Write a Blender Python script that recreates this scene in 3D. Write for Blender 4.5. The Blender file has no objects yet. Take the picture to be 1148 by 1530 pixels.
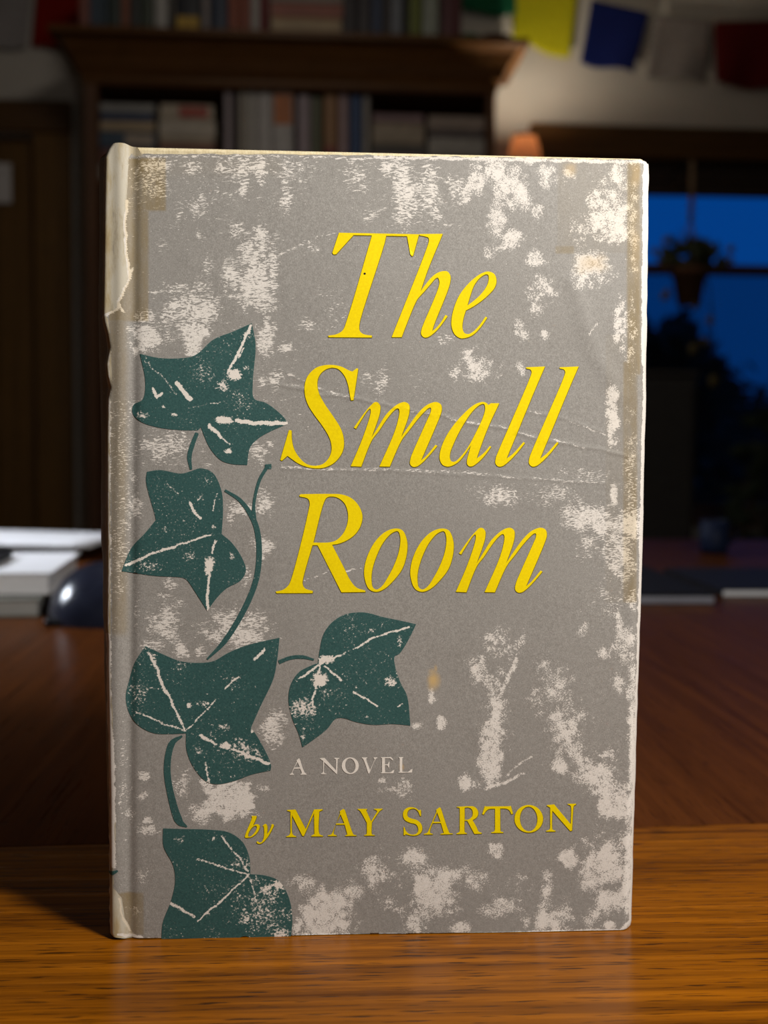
import bpy, bmesh, math, random
import numpy as np
from mathutils import Vector, Matrix
from mathutils.geometry import delaunay_2d_cdt

# ------------------------------------------------------------------ scene, camera, world, lights
S = bpy.context.scene
COL = S.collection
TZ = 0.75                                   # table top height; floor is z = 0
F_PX, CX, CY = 1700.0, 574.0, 765.0         # focal length in pixels of the 1148 x 1530 frame
CAM = np.array([0.0555, -0.3032, TZ + 0.1367])
PITCH, YAW, ROLL = 0.0675, 0.0599, 0.0082
_cy, _sy, _cp, _sp = math.cos(YAW), math.sin(YAW), math.cos(PITCH), math.sin(PITCH)
FWD = np.array([_sy*_cp, _cy*_cp, -_sp]); RGT = np.array([_cy, -_sy, 0.0]); UPV = np.cross(RGT, FWD)
_c, _s = math.cos(ROLL), math.sin(ROLL)
RGT, UPV = _c*RGT + _s*UPV, -_s*RGT + _c*UPV

cam_d = bpy.data.cameras.new('camera'); cam = bpy.data.objects.new('camera', cam_d); COL.objects.link(cam)
cam_d.sensor_fit = 'VERTICAL'; cam_d.sensor_height = 36.0; cam_d.lens = 36.0*F_PX/1530.0
cam_d.clip_start = 0.01; cam_d.clip_end = 200
cam.matrix_world = Matrix(((RGT[0], UPV[0], -FWD[0], CAM[0]), (RGT[1], UPV[1], -FWD[1], CAM[1]),
                           (RGT[2], UPV[2], -FWD[2], CAM[2]), (0, 0, 0, 1)))
cam_d.dof.use_dof = True; cam_d.dof.focus_distance = 0.302; cam_d.dof.aperture_fstop = 12.0
S.camera = cam
S.view_settings.view_transform = 'Standard'; S.view_settings.look = 'None'
S.view_settings.gamma = 1.0; S.view_settings.use_curve_mapping = False
S.view_settings.exposure = 0.0

W = bpy.data.worlds.new('dusk_sky'); S.world = W; W.use_nodes = True
wb = W.node_tree.nodes['Background']; wb.inputs[0].default_value = (0.0008, 0.050, 0.255, 1); wb.inputs[1].default_value = 1.0

def area(name, loc, target, size, power, color, size_y=None):
    d = bpy.data.lights.new(name, 'AREA'); d.energy = power; d.color = color; d.size = size
    if size_y: d.shape = 'RECTANGLE'; d.size_y = size_y
    else: d.shape = 'DISK'
    o = bpy.data.objects.new(name, d); COL.objects.link(o); o.location = loc
    o.rotation_euler = (Vector(target) - Vector(loc)).to_track_quat('-Z', 'Y').to_euler()
    return o
area('desk_light', (0.32, -0.265, TZ+0.43), (0.09, 0.0, TZ+0.12), 0.10, 4.15, (1.0, 0.965, 0.90))
side = area('side_fill_light', (-1.35, 1.1, TZ+0.85), (-0.33, 0.82, TZ), 0.7, 3.1, (0.84, 0.90, 1.0), 0.6); side.data.spread = math.radians(33)  # added cool pool for the papers and mouse; left wall has no window
area('ceiling_fill_light', (-0.05, 1.7, 2.42), (-0.3, 2.6, 0), 0.4, 4.0, (1.0, 0.90, 0.78))  # added weak fill to lift the room's ambient level; no fixture here

# ------------------------------------------------------------------ helpers
def ray(px, py):
    return FWD + RGT*((px-CX)/F_PX) + UPV*((CY-py)/F_PX)
def at(px, py, y):                                    # point on the upright plane y = const
    d = ray(px, py); return CAM + d*((y-CAM[1])/d[1])
def on(px, py, z=TZ):                                 # point on a level plane
    d = ray(px, py); return CAM + d*((z-CAM[2])/d[2])
def cov(px, py):                                      # cover coordinates (metres) of an array of points
    px = np.asarray(px, float); py = np.asarray(py, float)
    a, b = (px-CX)/F_PX, (CY-py)/F_PX
    dx = FWD[0]+RGT[0]*a+UPV[0]*b; dy = FWD[1]+RGT[1]*a+UPV[1]*b; dz = FWD[2]+RGT[2]*a+UPV[2]*b
    t = -CAM[1]/dy
    return CAM[0]+dx*t, CAM[2]+dz*t
def topx(x, z):                                       # inverse of cov
    q = np.stack([np.asarray(x)-CAM[0], np.full(np.shape(x), -CAM[1]), np.asarray(z)-CAM[2]], -1)
    dd = q@FWD
    return CX+F_PX*(q@RGT)/dd, CY-F_PX*(q@UPV)/dd

def tag(o, label=None, cat=None, group=None, kind=None):
    if label: o['label'] = label
    if cat: o['category'] = cat
    if group: o['group'] = group
    if kind: o['kind'] = kind
    return o
def empty(name, loc, label=None, cat=None, group=None):
    o = bpy.data.objects.new(name, None); COL.objects.link(o); o.location = Vector(loc); o.empty_display_size = 0.02
    return tag(o, label, cat, group)
def wloc(o):
    p = Vector((0, 0, 0))
    while o is not None: p = p + o.location; o = o.parent
    return p
def link(me, name, mats, parent=None, smooth=False, origin=None):
    if not isinstance(mats, (list, tuple)): mats = [mats]
    for m in mats: me.materials.append(m)
    if smooth:
        me.polygons.foreach_set('use_smooth', [True]*len(me.polygons))
    o = bpy.data.objects.new(name, me); COL.objects.link(o)
    base = wloc(parent)
    if parent is None:
        if origin is None and len(me.vertices):
            n = len(me.vertices); a = np.empty(n*3); me.vertices.foreach_get('co', a); a = a.reshape(-1, 3)
            origin = ((a[:, 0].min()+a[:, 0].max())/2, (a[:, 1].min()+a[:, 1].max())/2, a[:, 2].min())
        base = Vector(origin or (0, 0, 0)); o.location = base
    else: o.parent = parent
    me.transform(Matrix.Translation(-base))
    return o
def pyd(name, v, f, mats, parent=None, smooth=False, fm=None):
    me = bpy.data.meshes.new(name); me.from_pydata([tuple(map(float, p)) for p in v], [], f); me.update()
    if fm: me.polygons.foreach_set('material_index', fm)
    return link(me, name, mats, parent, smooth)
def from_bm(bm, name, mats, parent=None, smooth=False):
    me = bpy.data.meshes.new(name); bm.to_mesh(me); bm.free(); return link(me, name, mats, parent, smooth)
def box_bm(bm, x0, x1, y0, y1, z0, z1, bev=0.0, seg=1, rot=0.0, pivot=None, mi=0):
    r = bmesh.ops.create_cube(bm, size=1.0)
    vs = r['verts']
    c = Vector(((x0+x1)/2, (y0+y1)/2, (z0+z1)/2)); s = Vector((x1-x0, y1-y0, z1-z0))
    for v in vs: v.co = Vector((v.co.x*s.x, v.co.y*s.y, v.co.z*s.z)) + c
    fs = list({f for v in vs for f in v.link_faces})
    for f in fs: f.material_index = mi
    if bev:
        es = list({e for v in vs for e in v.link_edges})
        rr = bmesh.ops.bevel(bm, geom=es, offset=bev, segments=seg, profile=0.5, affect='EDGES')
        vs = list({v for f in rr['faces'] for v in f.verts} | {v for v in vs if v.is_valid})
    if rot:
        bmesh.ops.rotate(bm, verts=vs, cent=Vector(pivot) if pivot is not None else c, matrix=Matrix.Rotation(rot, 3, 'Z'))
    return vs
def box(name, x0, x1, y0, y1, z0, z1, mat, parent=None, bev=0.0, seg=1, rot=0.0, pivot=None):
    bm = bmesh.new(); box_bm(bm, x0, x1, y0, y1, z0, z1, bev, seg, rot, pivot); return from_bm(bm, name, mat, parent)
def lathe(name, prof, cx, cy, mat, parent=None, n=28, smooth=True):
    v = []; f = []
    for r, z in prof:
        for i in range(n):
            a = 2*math.pi*i/n; v.append((cx+r*math.cos(a), cy+r*math.sin(a), z))
    for j in range(len(prof)-1):
        for i in range(n):
            f.append((j*n+i, j*n+(i+1) % n, (j+1)*n+(i+1) % n, (j+1)*n+i))
    return pyd(name, v, f, mat, parent, smooth)
def tube_vf(pts, rad, n=8):
    v = []; f = []
    pts = [Vector(p) for p in pts]; m = len(pts)
    for k, p in enumerate(pts):
        d = (pts[min(k+1, m-1)]-pts[max(k-1, 0)]).normalized()
        a = d.orthogonal().normalized(); b = d.cross(a)
        r = rad[k] if hasattr(rad, '__len__') else rad
        for i in range(n):
            t = 2*math.pi*i/n; v.append(p+a*(r*math.cos(t))+b*(r*math.sin(t)))
    for k in range(m-1):
        for i in range(n):
            f.append((k*n+i, k*n+(i+1) % n, (k+1)*n+(i+1) % n, (k+1)*n+i))
    f.append(tuple(range(n))[::-1]); f.append(tuple((m-1)*n+i for i in range(n)))
    return v, f
def tube(name, pts, rad, mat, parent=None, n=8):
    v, f = tube_vf(pts, rad, n); return pyd(name, v, f, mat, parent, True)

# ------------------------------------------------------------------ materials
class NT:
    def __init__(s, name):
        s.m = bpy.data.materials.new(name); s.m.use_nodes = True; s.t = s.m.node_tree; s.n = s.t.nodes
        s.b = s.n['Principled BSDF']; s.out = s.n['Material Output']
    def new(s, typ, **kw):
        q = s.n.new(typ)
        for k, v in kw.items(): setattr(q, k, v)
        return q
    def L(s, a, b): s.t.links.new(a, b)
    def val(s, sock, v):
        if hasattr(v, 'is_linked') or hasattr(v, 'links'): s.L(v, sock)
        else: sock.default_value = v
    def math(s, op, a, b=0.0, clamp=False):
        q = s.new('ShaderNodeMath', operation=op, use_clamp=clamp); s.val(q.inputs[0], a); s.val(q.inputs[1], b); return q.outputs[0]
    def mix(s, fac, a, b, blend='MIX'):
        q = s.new('ShaderNodeMix', data_type='RGBA', blend_type=blend); s.val(q.inputs[0], fac)
        for i, v in ((6, a), (7, b)):
            if isinstance(v, tuple): q.inputs[i].default_value = v if len(v) == 4 else v+(1,)
            else: s.L(v, q.inputs[i])
        return q.outputs[2]
    def coord(s, scale=(1, 1, 1), rot=(0, 0, 0)):
        c = s.new('ShaderNodeTexCoord'); m = s.new('ShaderNodeMapping'); m.inputs['Scale'].default_value = scale; m.inputs['Rotation'].default_value = rot
        s.L(c.outputs['Object'], m.inputs['Vector']); return m.outputs[0]
    def noise(s, vec, scale=1.0, detail=3.0, rough=0.55, dist=0.0):
        q = s.new('ShaderNodeTexNoise'); s.L(vec, q.inputs['Vector'])
        q.inputs['Scale'].default_value = scale; q.inputs['Detail'].default_value = detail
        q.inputs['Roughness'].default_value = rough; q.inputs['Distortion'].default_value = dist
        return q.outputs[0]
    def ramp(s, fac, stops):
        q = s.new('ShaderNodeValToRGB'); s.L(fac, q.inputs[0]); e = q.color_ramp.elements
        e[0].position, e[0].color = stops[0][0], tuple(stops[0][1])+(1,)
        e[1].position, e[1].color = stops[-1][0], tuple(stops[-1][1])+(1,)
        for p, c in stops[1:-1]:
            k = e.new(p); k.color = tuple(c)+(1,)
        return q.outputs[0]
    def attr(s, name):
        return s.new('ShaderNodeAttribute', attribute_name=name).outputs['Fac']
    def remap(s, v, a, b, c=0.0, d=1.0, smooth=False):
        q = s.new('ShaderNodeMapRange', interpolation_type='SMOOTHSTEP' if smooth else 'LINEAR'); s.L(v, q.inputs[0])
        for i, k in enumerate((a, b, c, d)): q.inputs[1+i].default_value = k
        return q.outputs[0]
    def bump(s, h, strength=0.3, dist=0.001):
        q = s.new('ShaderNodeBump'); q.inputs['Strength'].default_value = strength; q.inputs['Distance'].default_value = dist
        s.L(h, q.inputs['Height']); s.L(q.outputs[0], s.b.inputs['Normal'])
    def base(s, c):
        if isinstance(c, tuple): s.b.inputs['Base Color'].default_value = c if len(c) == 4 else c+(1,)
        else: s.L(c, s.b.inputs['Base Color'])
    def rough(s, r, spec=None):
        s.val(s.b.inputs['Roughness'], r)
        if spec is not None: s.b.inputs['Specular IOR Level'].default_value = spec

def plain(name, col, rough=0.6, var=0.12, scale=40.0, spec=0.4, metal=0.0):
    k = NT(name); n = k.noise(k.coord((scale,)*3), 1.0, 4.0)
    lo = tuple(c*(1-var) for c in col); hi = tuple(min(1, c*(1+var)) for c in col)
    k.base(k.ramp(n, [(0.3, lo), (0.7, hi)])); k.rough(rough, spec); k.b.inputs['Metallic'].default_value = metal
    return k.m
def wood(name, dark, light, grain='x', rough=0.4, coat=0.0, s=1.0, spec=0.5, bump=0.15, pores=0.6, streak=1.0):
    k = NT(name)
    L, T = 12*s, 400*s
    sc = {'x': (L, T, T), 'y': (T, L, T), 'z': (T, T, L)}[grain]
    sc2 = tuple(q*0.33 for q in sc)
    v = k.coord(sc); v2 = k.coord(sc2)
    n1 = k.noise(v2, 1.0, 5.0, 0.6, 0.6)
    n2 = k.noise(v, 1.0, 4.0, 0.65, 0.2)
    sc3 = {'x': (75*s, 1100*s, 1100*s), 'y': (1100*s, 75*s, 1100*s), 'z': (1100*s, 1100*s, 75*s)}[grain]
    n3 = k.noise(k.coord(sc3), 1.0, 2.0, 0.5)
    f = k.math('ADD', k.math('MULTIPLY', n1, 0.55*streak), k.math('MULTIPLY', n2, 0.45*streak))
    c = k.ramp(f, [(0.34*streak, dark), (0.5*streak, tuple((a+b)/2 for a, b in zip(dark, light))), (0.66*streak, light)])
    por = k.remap(n3, 0.30, 0.44, 1.0, 0.0, True)
    c = k.mix(k.math('MULTIPLY', por, pores), c, tuple(d*0.25 for d in dark))
    k.base(c); k.rough(k.remap(n2, 0.3, 0.7, rough*0.85, rough*1.2), spec)
    k.b.inputs['Coat Weight'].default_value = coat; k.b.inputs['Coat Roughness'].default_value = 0.12
    k.bump(k.math('SUBTRACT', n2, por), bump, 0.0004)
    return k.m

M_wall = plain('wall_paint', (0.56, 0.53, 0.48), 0.85, 0.05, 6.0, 0.2)
M_ceil = plain('ceiling_paint', (0.65, 0.63, 0.60), 0.9, 0.04, 5.0, 0.2)
M_floor = wood('floor_wood', (0.10, 0.045, 0.018), (0.2, 0.1, 0.04), 'x', 0.4)
M_trim = wood('dark_trim_wood', (0.06, 0.027, 0.005), (0.12, 0.055, 0.010), 'z', 0.4, 0, 0.3)
M_door = wood('door_wood', (0.088, 0.042, 0.006), (0.175, 0.083, 0.012), 'z', 0.4, 0, 0.3)
M_trimx = wood('dark_trim_wood_level', (0.06, 0.027, 0.005), (0.12, 0.055, 0.010), 'x', 0.4, 0, 0.3)
M_case = wood('bookcase_wood', (0.05, 0.019, 0.007), (0.10, 0.04, 0.014), 'x', 0.45, 0, 0.3, 0.18)
M_casez = wood('bookcase_wood_upright', (0.06, 0.023, 0.007), (0.12, 0.048, 0.014), 'z', 0.45, 0, 0.3)
M_crown = wood('crown_wood', (0.07, 0.029, 0.007), (0.135, 0.057, 0.014), 'x', 0.42, 0, 0.3, 0.15)
M_tabf = wood('table_wood_end_board', (0.06, 0.0155, 0.0007), (0.31, 0.096, 0.0022), 'x', 0.24, 0.0, 1.0, 0.2, 0.12, 0.8)
M_tabb = wood('table_wood_long_board', (0.048, 0.0135, 0.003), (0.112, 0.033, 0.007), 'y', 0.3, 0.0, 1.0, 0.025, 0.2, 0.55)
M_black = plain('black_plastic', (0.012, 0.012, 0.014), 0.45, 0.2, 60, 0.12)
M_page = NT('page_edges'); _n = M_page.noise(M_page.coord((30, 2500, 30)), 1, 2); M_page.base(M_page.ramp(_n, [(0.3, (0.38, 0.32, 0.22)), (0.7, (0.62, 0.55, 0.42))])); M_page.rough(0.85, 0.2); M_page = M_page.m

def jacket_material():
    k = NT('worn_grey_jacket_paper')
    co = k.coord((1, 1, 1))
    wear, tape, cream, dirt, sty = (k.attr(a) for a in ('wear', 'tape', 'cream', 'dirt', 'style'))
    # fibre of the printed paper
    fib = k.noise(k.coord((3600, 3600, 2900)), 1, 2.0, 0.6)
    mot = k.noise(k.coord((900, 900, 900)), 1, 3.0, 0.6)
    cl = k.noise(k.coord((22, 22, 22)), 1, 2.0)
    g = k.ramp(k.math('ADD', k.math('MULTIPLY', fib, 0.7), k.math('MULTIPLY', mot, 0.3)),
               [(0.30, (0.185, 0.172, 0.157)), (0.5, (0.258, 0.242, 0.223)), (0.72, (0.355, 0.338, 0.315))])
    g = k.mix(k.remap(cl, 0.35, 0.65, 0.0, 0.25), g, (0.225, 0.212, 0.196))
    # aged adhesive tape over the paper
    tn = k.noise(k.coord((300, 300, 90)), 1, 4.0, 0.6)
    g = k.mix(k.math('MULTIPLY', tape, k.remap(tn, 0.3, 0.7, 0.5, 1.0)), g, (0.215, 0.158, 0.074))
    # scuffing: short level dashes (style 0) or fine crumbly specks (style 1)
    wv = k.noise(k.coord((200, 200, 200)), 1, 3.0)
    md = k.new('ShaderNodeVectorMath', operation='MULTIPLY_ADD')
    k.L(k.coord((1000, 1000, 3500)), md.inputs[0]); md.inputs[1].default_value = (1, 1, 1)
    cmb = k.new('ShaderNodeCombineXYZ'); k.L(k.math('MULTIPLY', wv, 5.0), cmb.inputs[0]); k.L(k.math('MULTIPLY', wv, 5.5), cmb.inputs[2])
    k.L(cmb.outputs[0], md.inputs[2])
    dash = k.noise(md.outputs[0], 1, 4.0, 0.6)
    speck = k.noise(k.coord((2500, 2500, 3300), (0, 0.4, 0)), 1, 4.0, 0.7)
    big = k.noise(k.coord((520, 520, 520)), 1, 4.0, 0.65)
    speck = k.math('ADD', -0.04, k.math('ADD', k.math('MULTIPLY', speck, 0.68), k.math('MULTIPLY', big, 0.40)))
    nm = k.new('ShaderNodeMix', data_type='FLOAT'); k.L(sty, nm.inputs[0]); k.L(dash, nm.inputs[2]); k.L(speck, nm.inputs[3])
    nz = k.math('MULTIPLY', k.math('SUBTRACT', nm.outputs[0], 0.5), 4.6)
    m = k.remap(k.math('ADD', wear, nz), 0.44, 0.66, 0.0, 1.0, True)
    pap = k.ramp(fib, [(0.3, (0.57, 0.53, 0.485)), (0.7, (0.71, 0.665, 0.62))])
    pap = k.mix(k.math('MULTIPLY', tape, 0.55), pap, (0.58, 0.45, 0.24))
    c = k.mix(m, g, pap)
    # bare yellowed paper of the torn fold
    cn = k.noise(k.coord((260, 260, 60)), 1, 5.0, 0.65)
    cm = k.remap(k.math('ADD', cream, k.math('MULTIPLY', k.math('SUBTRACT', cn, 0.5), 0.9)), 0.42, 0.58, 0, 1, True)
    crm = k.ramp(cn, [(0.30, (0.27, 0.18, 0.075)), (0.43, (0.38, 0.31, 0.19)), (0.58, (0.46, 0.42, 0.34))])
    c = k.mix(cm, c, crm)
    c = k.mix(k.remap(k.math('ADD', wear, k.math('MULTIPLY', k.math('SUBTRACT', cn, 0.5), 0.7)), 0.88, 1.06, 0, 0.9, True), c, pap)
    c = k.mix(k.math('MULTIPLY', dirt, 0.7), c, (0.52, 0.35, 0.14))
    k.base(c); k.rough(k.remap(m, 0, 1, 0.5, 0.8), 0.32)
    h = k.math('ADD', k.math('MULTIPLY', fib, 0.5), k.math('MULTIPLY', m, -0.8))
    k.bump(h, 0.32, 0.00016)
    return k.m
def leaf_ink():
    k = NT('green_ivy_ink'); wear = k.attr('wear')
    fib = k.noise(k.coord((2200, 2200, 2200)), 1, 3.0, 0.6)
    g = k.ramp(fib, [(0.3, (0.020, 0.062, 0.061)), (0.7, (0.036, 0.098, 0.092))])
    n = k.noise(k.coord((1500, 1500, 1800), (0, 0.4, 0)), 1, 4.5, 0.7)
    nn = k.math('ADD', wear, k.math('MULTIPLY', k.math('SUBTRACT', n, 0.5), 3.2))
    m = k.remap(nn, 0.44, 0.62, 0, 1, True)
    half = k.remap(nn, 0.22, 0.5, 0, 1, True)
    c = k.mix(k.math('MULTIPLY', half, 0.4), g, (0.22, 0.26, 0.24))
    c = k.mix(m, c, (0.70, 0.64, 0.58))
    k.base(c); k.rough(0.55, 0.3); k.bump(k.math('SUBTRACT', fib, m), 0.25, 0.00014)
    return k.m
def ink(name, lo, hi, rough=0.5):
    k = NT(name); n = k.noise(k.coord((1700, 1700, 1700)), 1, 3.0, 0.6)
    k.base(k.ramp(n, [(0.3, lo), (0.7, hi)])); k.rough(rough, 0.12); k.bump(n, 0.15, 0.00012); return k.m
M_jacket = jacket_material(); M_leaf = leaf_ink()
M_yel = ink('yellow_ink', (0.73, 0.545, 0.0), (0.82, 0.625, 0.0), 0.6)
M_olive = ink('olive_overprint', (0.14, 0.105, 0.004), (0.2, 0.155, 0.01))
M_white = ink('unprinted_paper', (0.66, 0.61, 0.55), (0.76, 0.71, 0.65))
M_cloth = NT('cream_book_cloth')
_w = M_cloth.new('ShaderNodeTexWave', wave_type='BANDS', bands_direction='X'); M_cloth.L(M_cloth.coord((1, 1, 1)), _w.inputs[0]); _w.inputs['Scale'].default_value = 1000
_n = M_cloth.noise(M_cloth.coord((900, 900, 900)), 1, 3)
_f = M_cloth.math('ADD', M_cloth.math('MULTIPLY', _w.outputs['Fac'], 0.35), M_cloth.math('MULTIPLY', _n, 0.65))
M_cloth.base(M_cloth.ramp(_f, [(0.25, (0.45, 0.36, 0.20)), (0.75, (0.74, 0.64, 0.44))])); M_cloth.rough(0.85, 0.2); M_cloth.bump(_f, 0.5, 0.0003); M_cloth = M_cloth.m

# ------------------------------------------------------------------ room shell
YW = 3.62                                             # inner face of the wall with door, bookcase and window
XL, XR, YF, ZC = -2.1, 2.9, -2.2, 2.5
g0, g1 = at(868, 290, YW), at(1375, 1150, YW)         # window opening
WX0, WX1, WZ0, WZ1 = g0[0], g1[0], 0.62, at(1000, 196, YW)[2]
dtop = at(50, 200, YW)[2]; DX1 = at(52, 300, YW)[0]; DX0 = DX1-0.82
def struct(o): return tag(o, kind='structure')
bm = bmesh.new()                                      # back wall with openings for the door and the window
for x0, x1, z0, z1 in ((XL, DX0, 0, ZC), (DX0, DX1, dtop, ZC), (DX1, WX0, 0, ZC), (WX0, WX1, 0, WZ0), (WX0, WX1, WZ1, ZC), (WX1, XR, 0, ZC)):
    box_bm(bm, x0, x1, YW, YW+0.14, z0, z1)
struct(from_bm(bm, 'wall_back', M_wall))
struct(box('wall_left', XL-0.1, XL, YF, YW+0.14, 0, ZC, M_wall))
struct(box('wall_right', XR, XR+0.1, YF, YW+0.14, 0, ZC, M_wall))
struct(box('wall_front', XL-0.1, XR+0.1, YF-0.1, YF, 0, ZC, M_wall))
struct(box('floor', XL-0.1, XR+0.1, YF-0.1, YW+0.14, -0.08, 0, M_floor))
struct(box('ceiling', XL-0.1, XR+0.1, YF-0.1, YW+0.14, ZC, ZC+0.08, M_ceil))

# door
door = struct(empty('door_1', (DX0+0.41, YW, 0)))
box('door_panel', DX0+0.004, DX1-0.004, YW+0.045, YW+0.085, 0.005, dtop-0.004, M_door, door, 0.003)
for z0, z1 in ((0.2, 0.9), (1.02, dtop-0.15)):
    box('raised_panel', DX0+0.14, DX1-0.14, YW+0.036, YW+0.05, z0, z1, M_door, door, 0.008)
for py in (300, 655):
    p = at(50, py, YW)
    box('hinge', DX1-0.016, DX1-0.001, YW+0.028, YW+0.046, p[2]-0.06, p[2]+0.06, M_black, door, 0.003)
lathe('door_knob', [(0.0, 0.93), (0.02, 0.935), (0.028, 0.955), (0.02, 0.975), (0.0, 0.98)], DX0+0.09, YW+0.015, M_black, door, 16)
cx1 = at(107, 300, YW-0.02)[0]; ct = at(50, 150, YW-0.02)[2]
cas = struct(empty('trim_1', (DX0+0.41, YW, 0)))
box('casing_side', DX1, cx1, YW-0.022, YW, 0, dtop, M_door, cas, 0.004)
box('casing_side', DX0-0.13, DX0, YW-0.022, YW, 0, dtop, M_door, cas, 0.004)
box('casing_head', DX0-0.15, cx1+0.004, YW-0.03, YW, dtop, ct, M_trimx, cas, 0.005)
p, q = at(-8, 243, YW+0.03), at(17, 303, YW+0.03)
tag(box('paper_notice', p[0], q[0], YW+0.0335, YW+0.0355, q[2], p[2], plain('notice_paper', (0.62, 0.6, 0.6), 0.8, 0.1, 15)),
    'small pale paper square fixed to the brown door', 'notice')
for nm, x0, x1 in (('baseboard_back', cx1, WX1+0.3),):
    struct(box(nm, x0, x1, YW-0.015, YW, 0, 0.11, M_trimx, None, 0.003))

# window
win = struct(empty('window_1', ((WX0+WX1)/2, YW, WZ0)))
hx0 = at(792, 190, YW-0.03)[0]; hz1 = at(1000, 189, YW-0.03)[2]; hz0 = at(1000, 238, YW-0.03)[2]
box('casing_head', hx0, WX1+0.16, YW-0.035, YW, hz0, hz1, M_trimx, win, 0.006)
box('casing_side', hx0+0.02, WX0, YW-0.025, YW, WZ0, hz0, M_trim, win, 0.004)
box('casing_side', WX1, WX1+0.13, YW-0.025, YW, WZ0, hz0, M_trim, win, 0.004)
box('sill', hx0-0.02, WX1+0.16, YW-0.07, YW+0.06, WZ0-0.035, WZ0, M_trimx, win, 0.006)
ztop = at(1060, 297, YW+0.05)[2]
M_shade = plain('dark_blind_cloth', (0.035, 0.022, 0.014), 0.8)
bm = bmesh.new()
for i in range(5):
    h = (WZ1-ztop)/5; box_bm(bm, WX0+0.005, WX1-0.005, YW+0.01-0.004*(i % 2), YW+0.03, ztop+i*h+0.001, ztop+(i+1)*h-0.001, 0.002)
from_bm(bm, 'raised_blind', M_shade, win)
rz0, rz1 = at(1090, 409, YW+0.06)[2], at(1090, 396, YW+0.06)[2]
for nm, z0, z1, yy in (('upper_sash', rz0, ztop+0.1, YW+0.085), ('lower_sash', WZ0, rz1, YW+0.05)):
    bm = bmesh.new()
    e = 0.035
    box_bm(bm, WX0, WX0+e, yy, yy+0.03, z0, z1); box_bm(bm, WX1-e, WX1, yy, yy+0.03, z0, z1)
    box_bm(bm, WX0+e, WX1-e, yy, yy+0.03, z0, z0+(rz1-rz0)); box_bm(bm, WX0+e, WX1-e, yy, yy+0.03, z1-(rz1-rz0), z1)
    sash = from_bm(bm, nm, M_trimx, win)
    kg = NT('window_glass_'+nm); tr = kg.new('ShaderNodeBsdfTransparent'); gl = kg.new('ShaderNodeBsdfGlossy'); mx = kg.new('ShaderNodeMixShader')
    tr.inputs[0].default_value = (0.93, 0.95, 0.95, 1); gl.inputs['Roughness'].default_value = 0.02
    fr = kg.new('ShaderNodeFresnel'); fr.inputs[0].default_value = 1.45; kg.L(fr.outputs[0], mx.inputs[0])
    kg.L(tr.outputs[0], mx.inputs[1]); kg.L(gl.outputs[0], mx.inputs[2]); kg.L(mx.outputs[0], kg.out.inputs[0])
    box('pane', WX0+e-0.004, WX1-e+0.004, yy+0.013, yy+0.017, z0+0.004, z1-0.004, kg.m, sash)
ks = NT('insect_screen'); tr = ks.new('ShaderNodeBsdfTransparent'); df = ks.new('ShaderNodeBsdfDiffuse'); mx = ks.new('ShaderNodeMixShader')
df.inputs[0].default_value = (0.02, 0.02, 0.02, 1); mx.inputs[0].default_value = 0.5
ks.L(tr.outputs[0], mx.inputs[1]); ks.L(df.outputs[0], mx.inputs[2]); ks.L(mx.outputs[0], ks.out.inputs[0])
pyd('insect_screen', [(WX0, YW+0.12, WZ0), (WX1, YW+0.12, WZ0), (WX1, YW+0.12, rz1), (WX0, YW+0.12, rz1)], [(0, 1, 2, 3)], ks.m, win)

# outside: ground and dark trees
struct(box('ground', -30, 40, YW+0.2, 60, -0.5, -0.3, plain('dusk_lawn', (0.03, 0.045, 0.02), 0.9, 0.3, 2)))
rnd = random.Random(5)
def leaf_cloud(pts, size, rnd):
    v = []; f = []
    for p in pts:
        a = Vector((rnd.gauss(0, 1), rnd.gauss(0, 1), rnd.gauss(0, 1))).normalized(); b = a.orthogonal().normalized()
        s = size*rnd.uniform(0.6, 1.3); i = len(v); p = Vector(p)
        v += [p-a*s, p+b*s*0.45+a.cross(b)*s*0.12, p+a*s, p-b*s*0.45+a.cross(b)*s*0.12]; f.append((i, i+1, i+2, i+3))
    return v, f
M_dleaf = plain('dark_foliage', (0.018, 0.03, 0.014), 0.7, 0.3, 5); M_bark = plain('bark', (0.04, 0.03, 0.02), 0.9, 0.3, 9)
for px, py, rx, rz, Y, lab in ((1135, 690, 0.95, 0.62, 9.0, 'dark rounded tree behind the window, nearest the right edge'),
                               (985, 590, 0.4, 0.5, 7.0, 'low dark tree behind the window, close to the grey book'),
                               (1480, 520, 1.5, 1.0, 12.5, 'large dark tree outside, right of the rounded one')):
    c = at(px, py, Y)
    t = empty('tree', (c[0], c[1], -0.3), lab, 'tree')
    pts = []
    for j in range(26):
        while True:
            u = Vector((rnd.uniform(-1, 1), rnd.uniform(-1, 1), rnd.uniform(-1, 1)))
            if u.length < 1: break
        cc = (c[0]+u.x*rx, c[1]+u.y*rx, c[2]+u.z*rz)
        for _ in range(130):
            d = Vector((rnd.gauss(0, 1), rnd.gauss(0, 1), rnd.gauss(0, 1)))*0.13*rx
            pts.append((cc[0]+d.x, cc[1]+d.y, cc[2]+d.z))
    v, f = leaf_cloud(pts, 0.09, rnd)
    pyd('foliage', v, f, M_dleaf, t)
    tube('trunk', [(c[0], c[1], -0.3), (c[0]+0.05, c[1], (c[2]-0.3)/2), (c[0], c[1], c[2])], [0.12, 0.09, 0.04], M_bark, t)

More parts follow.
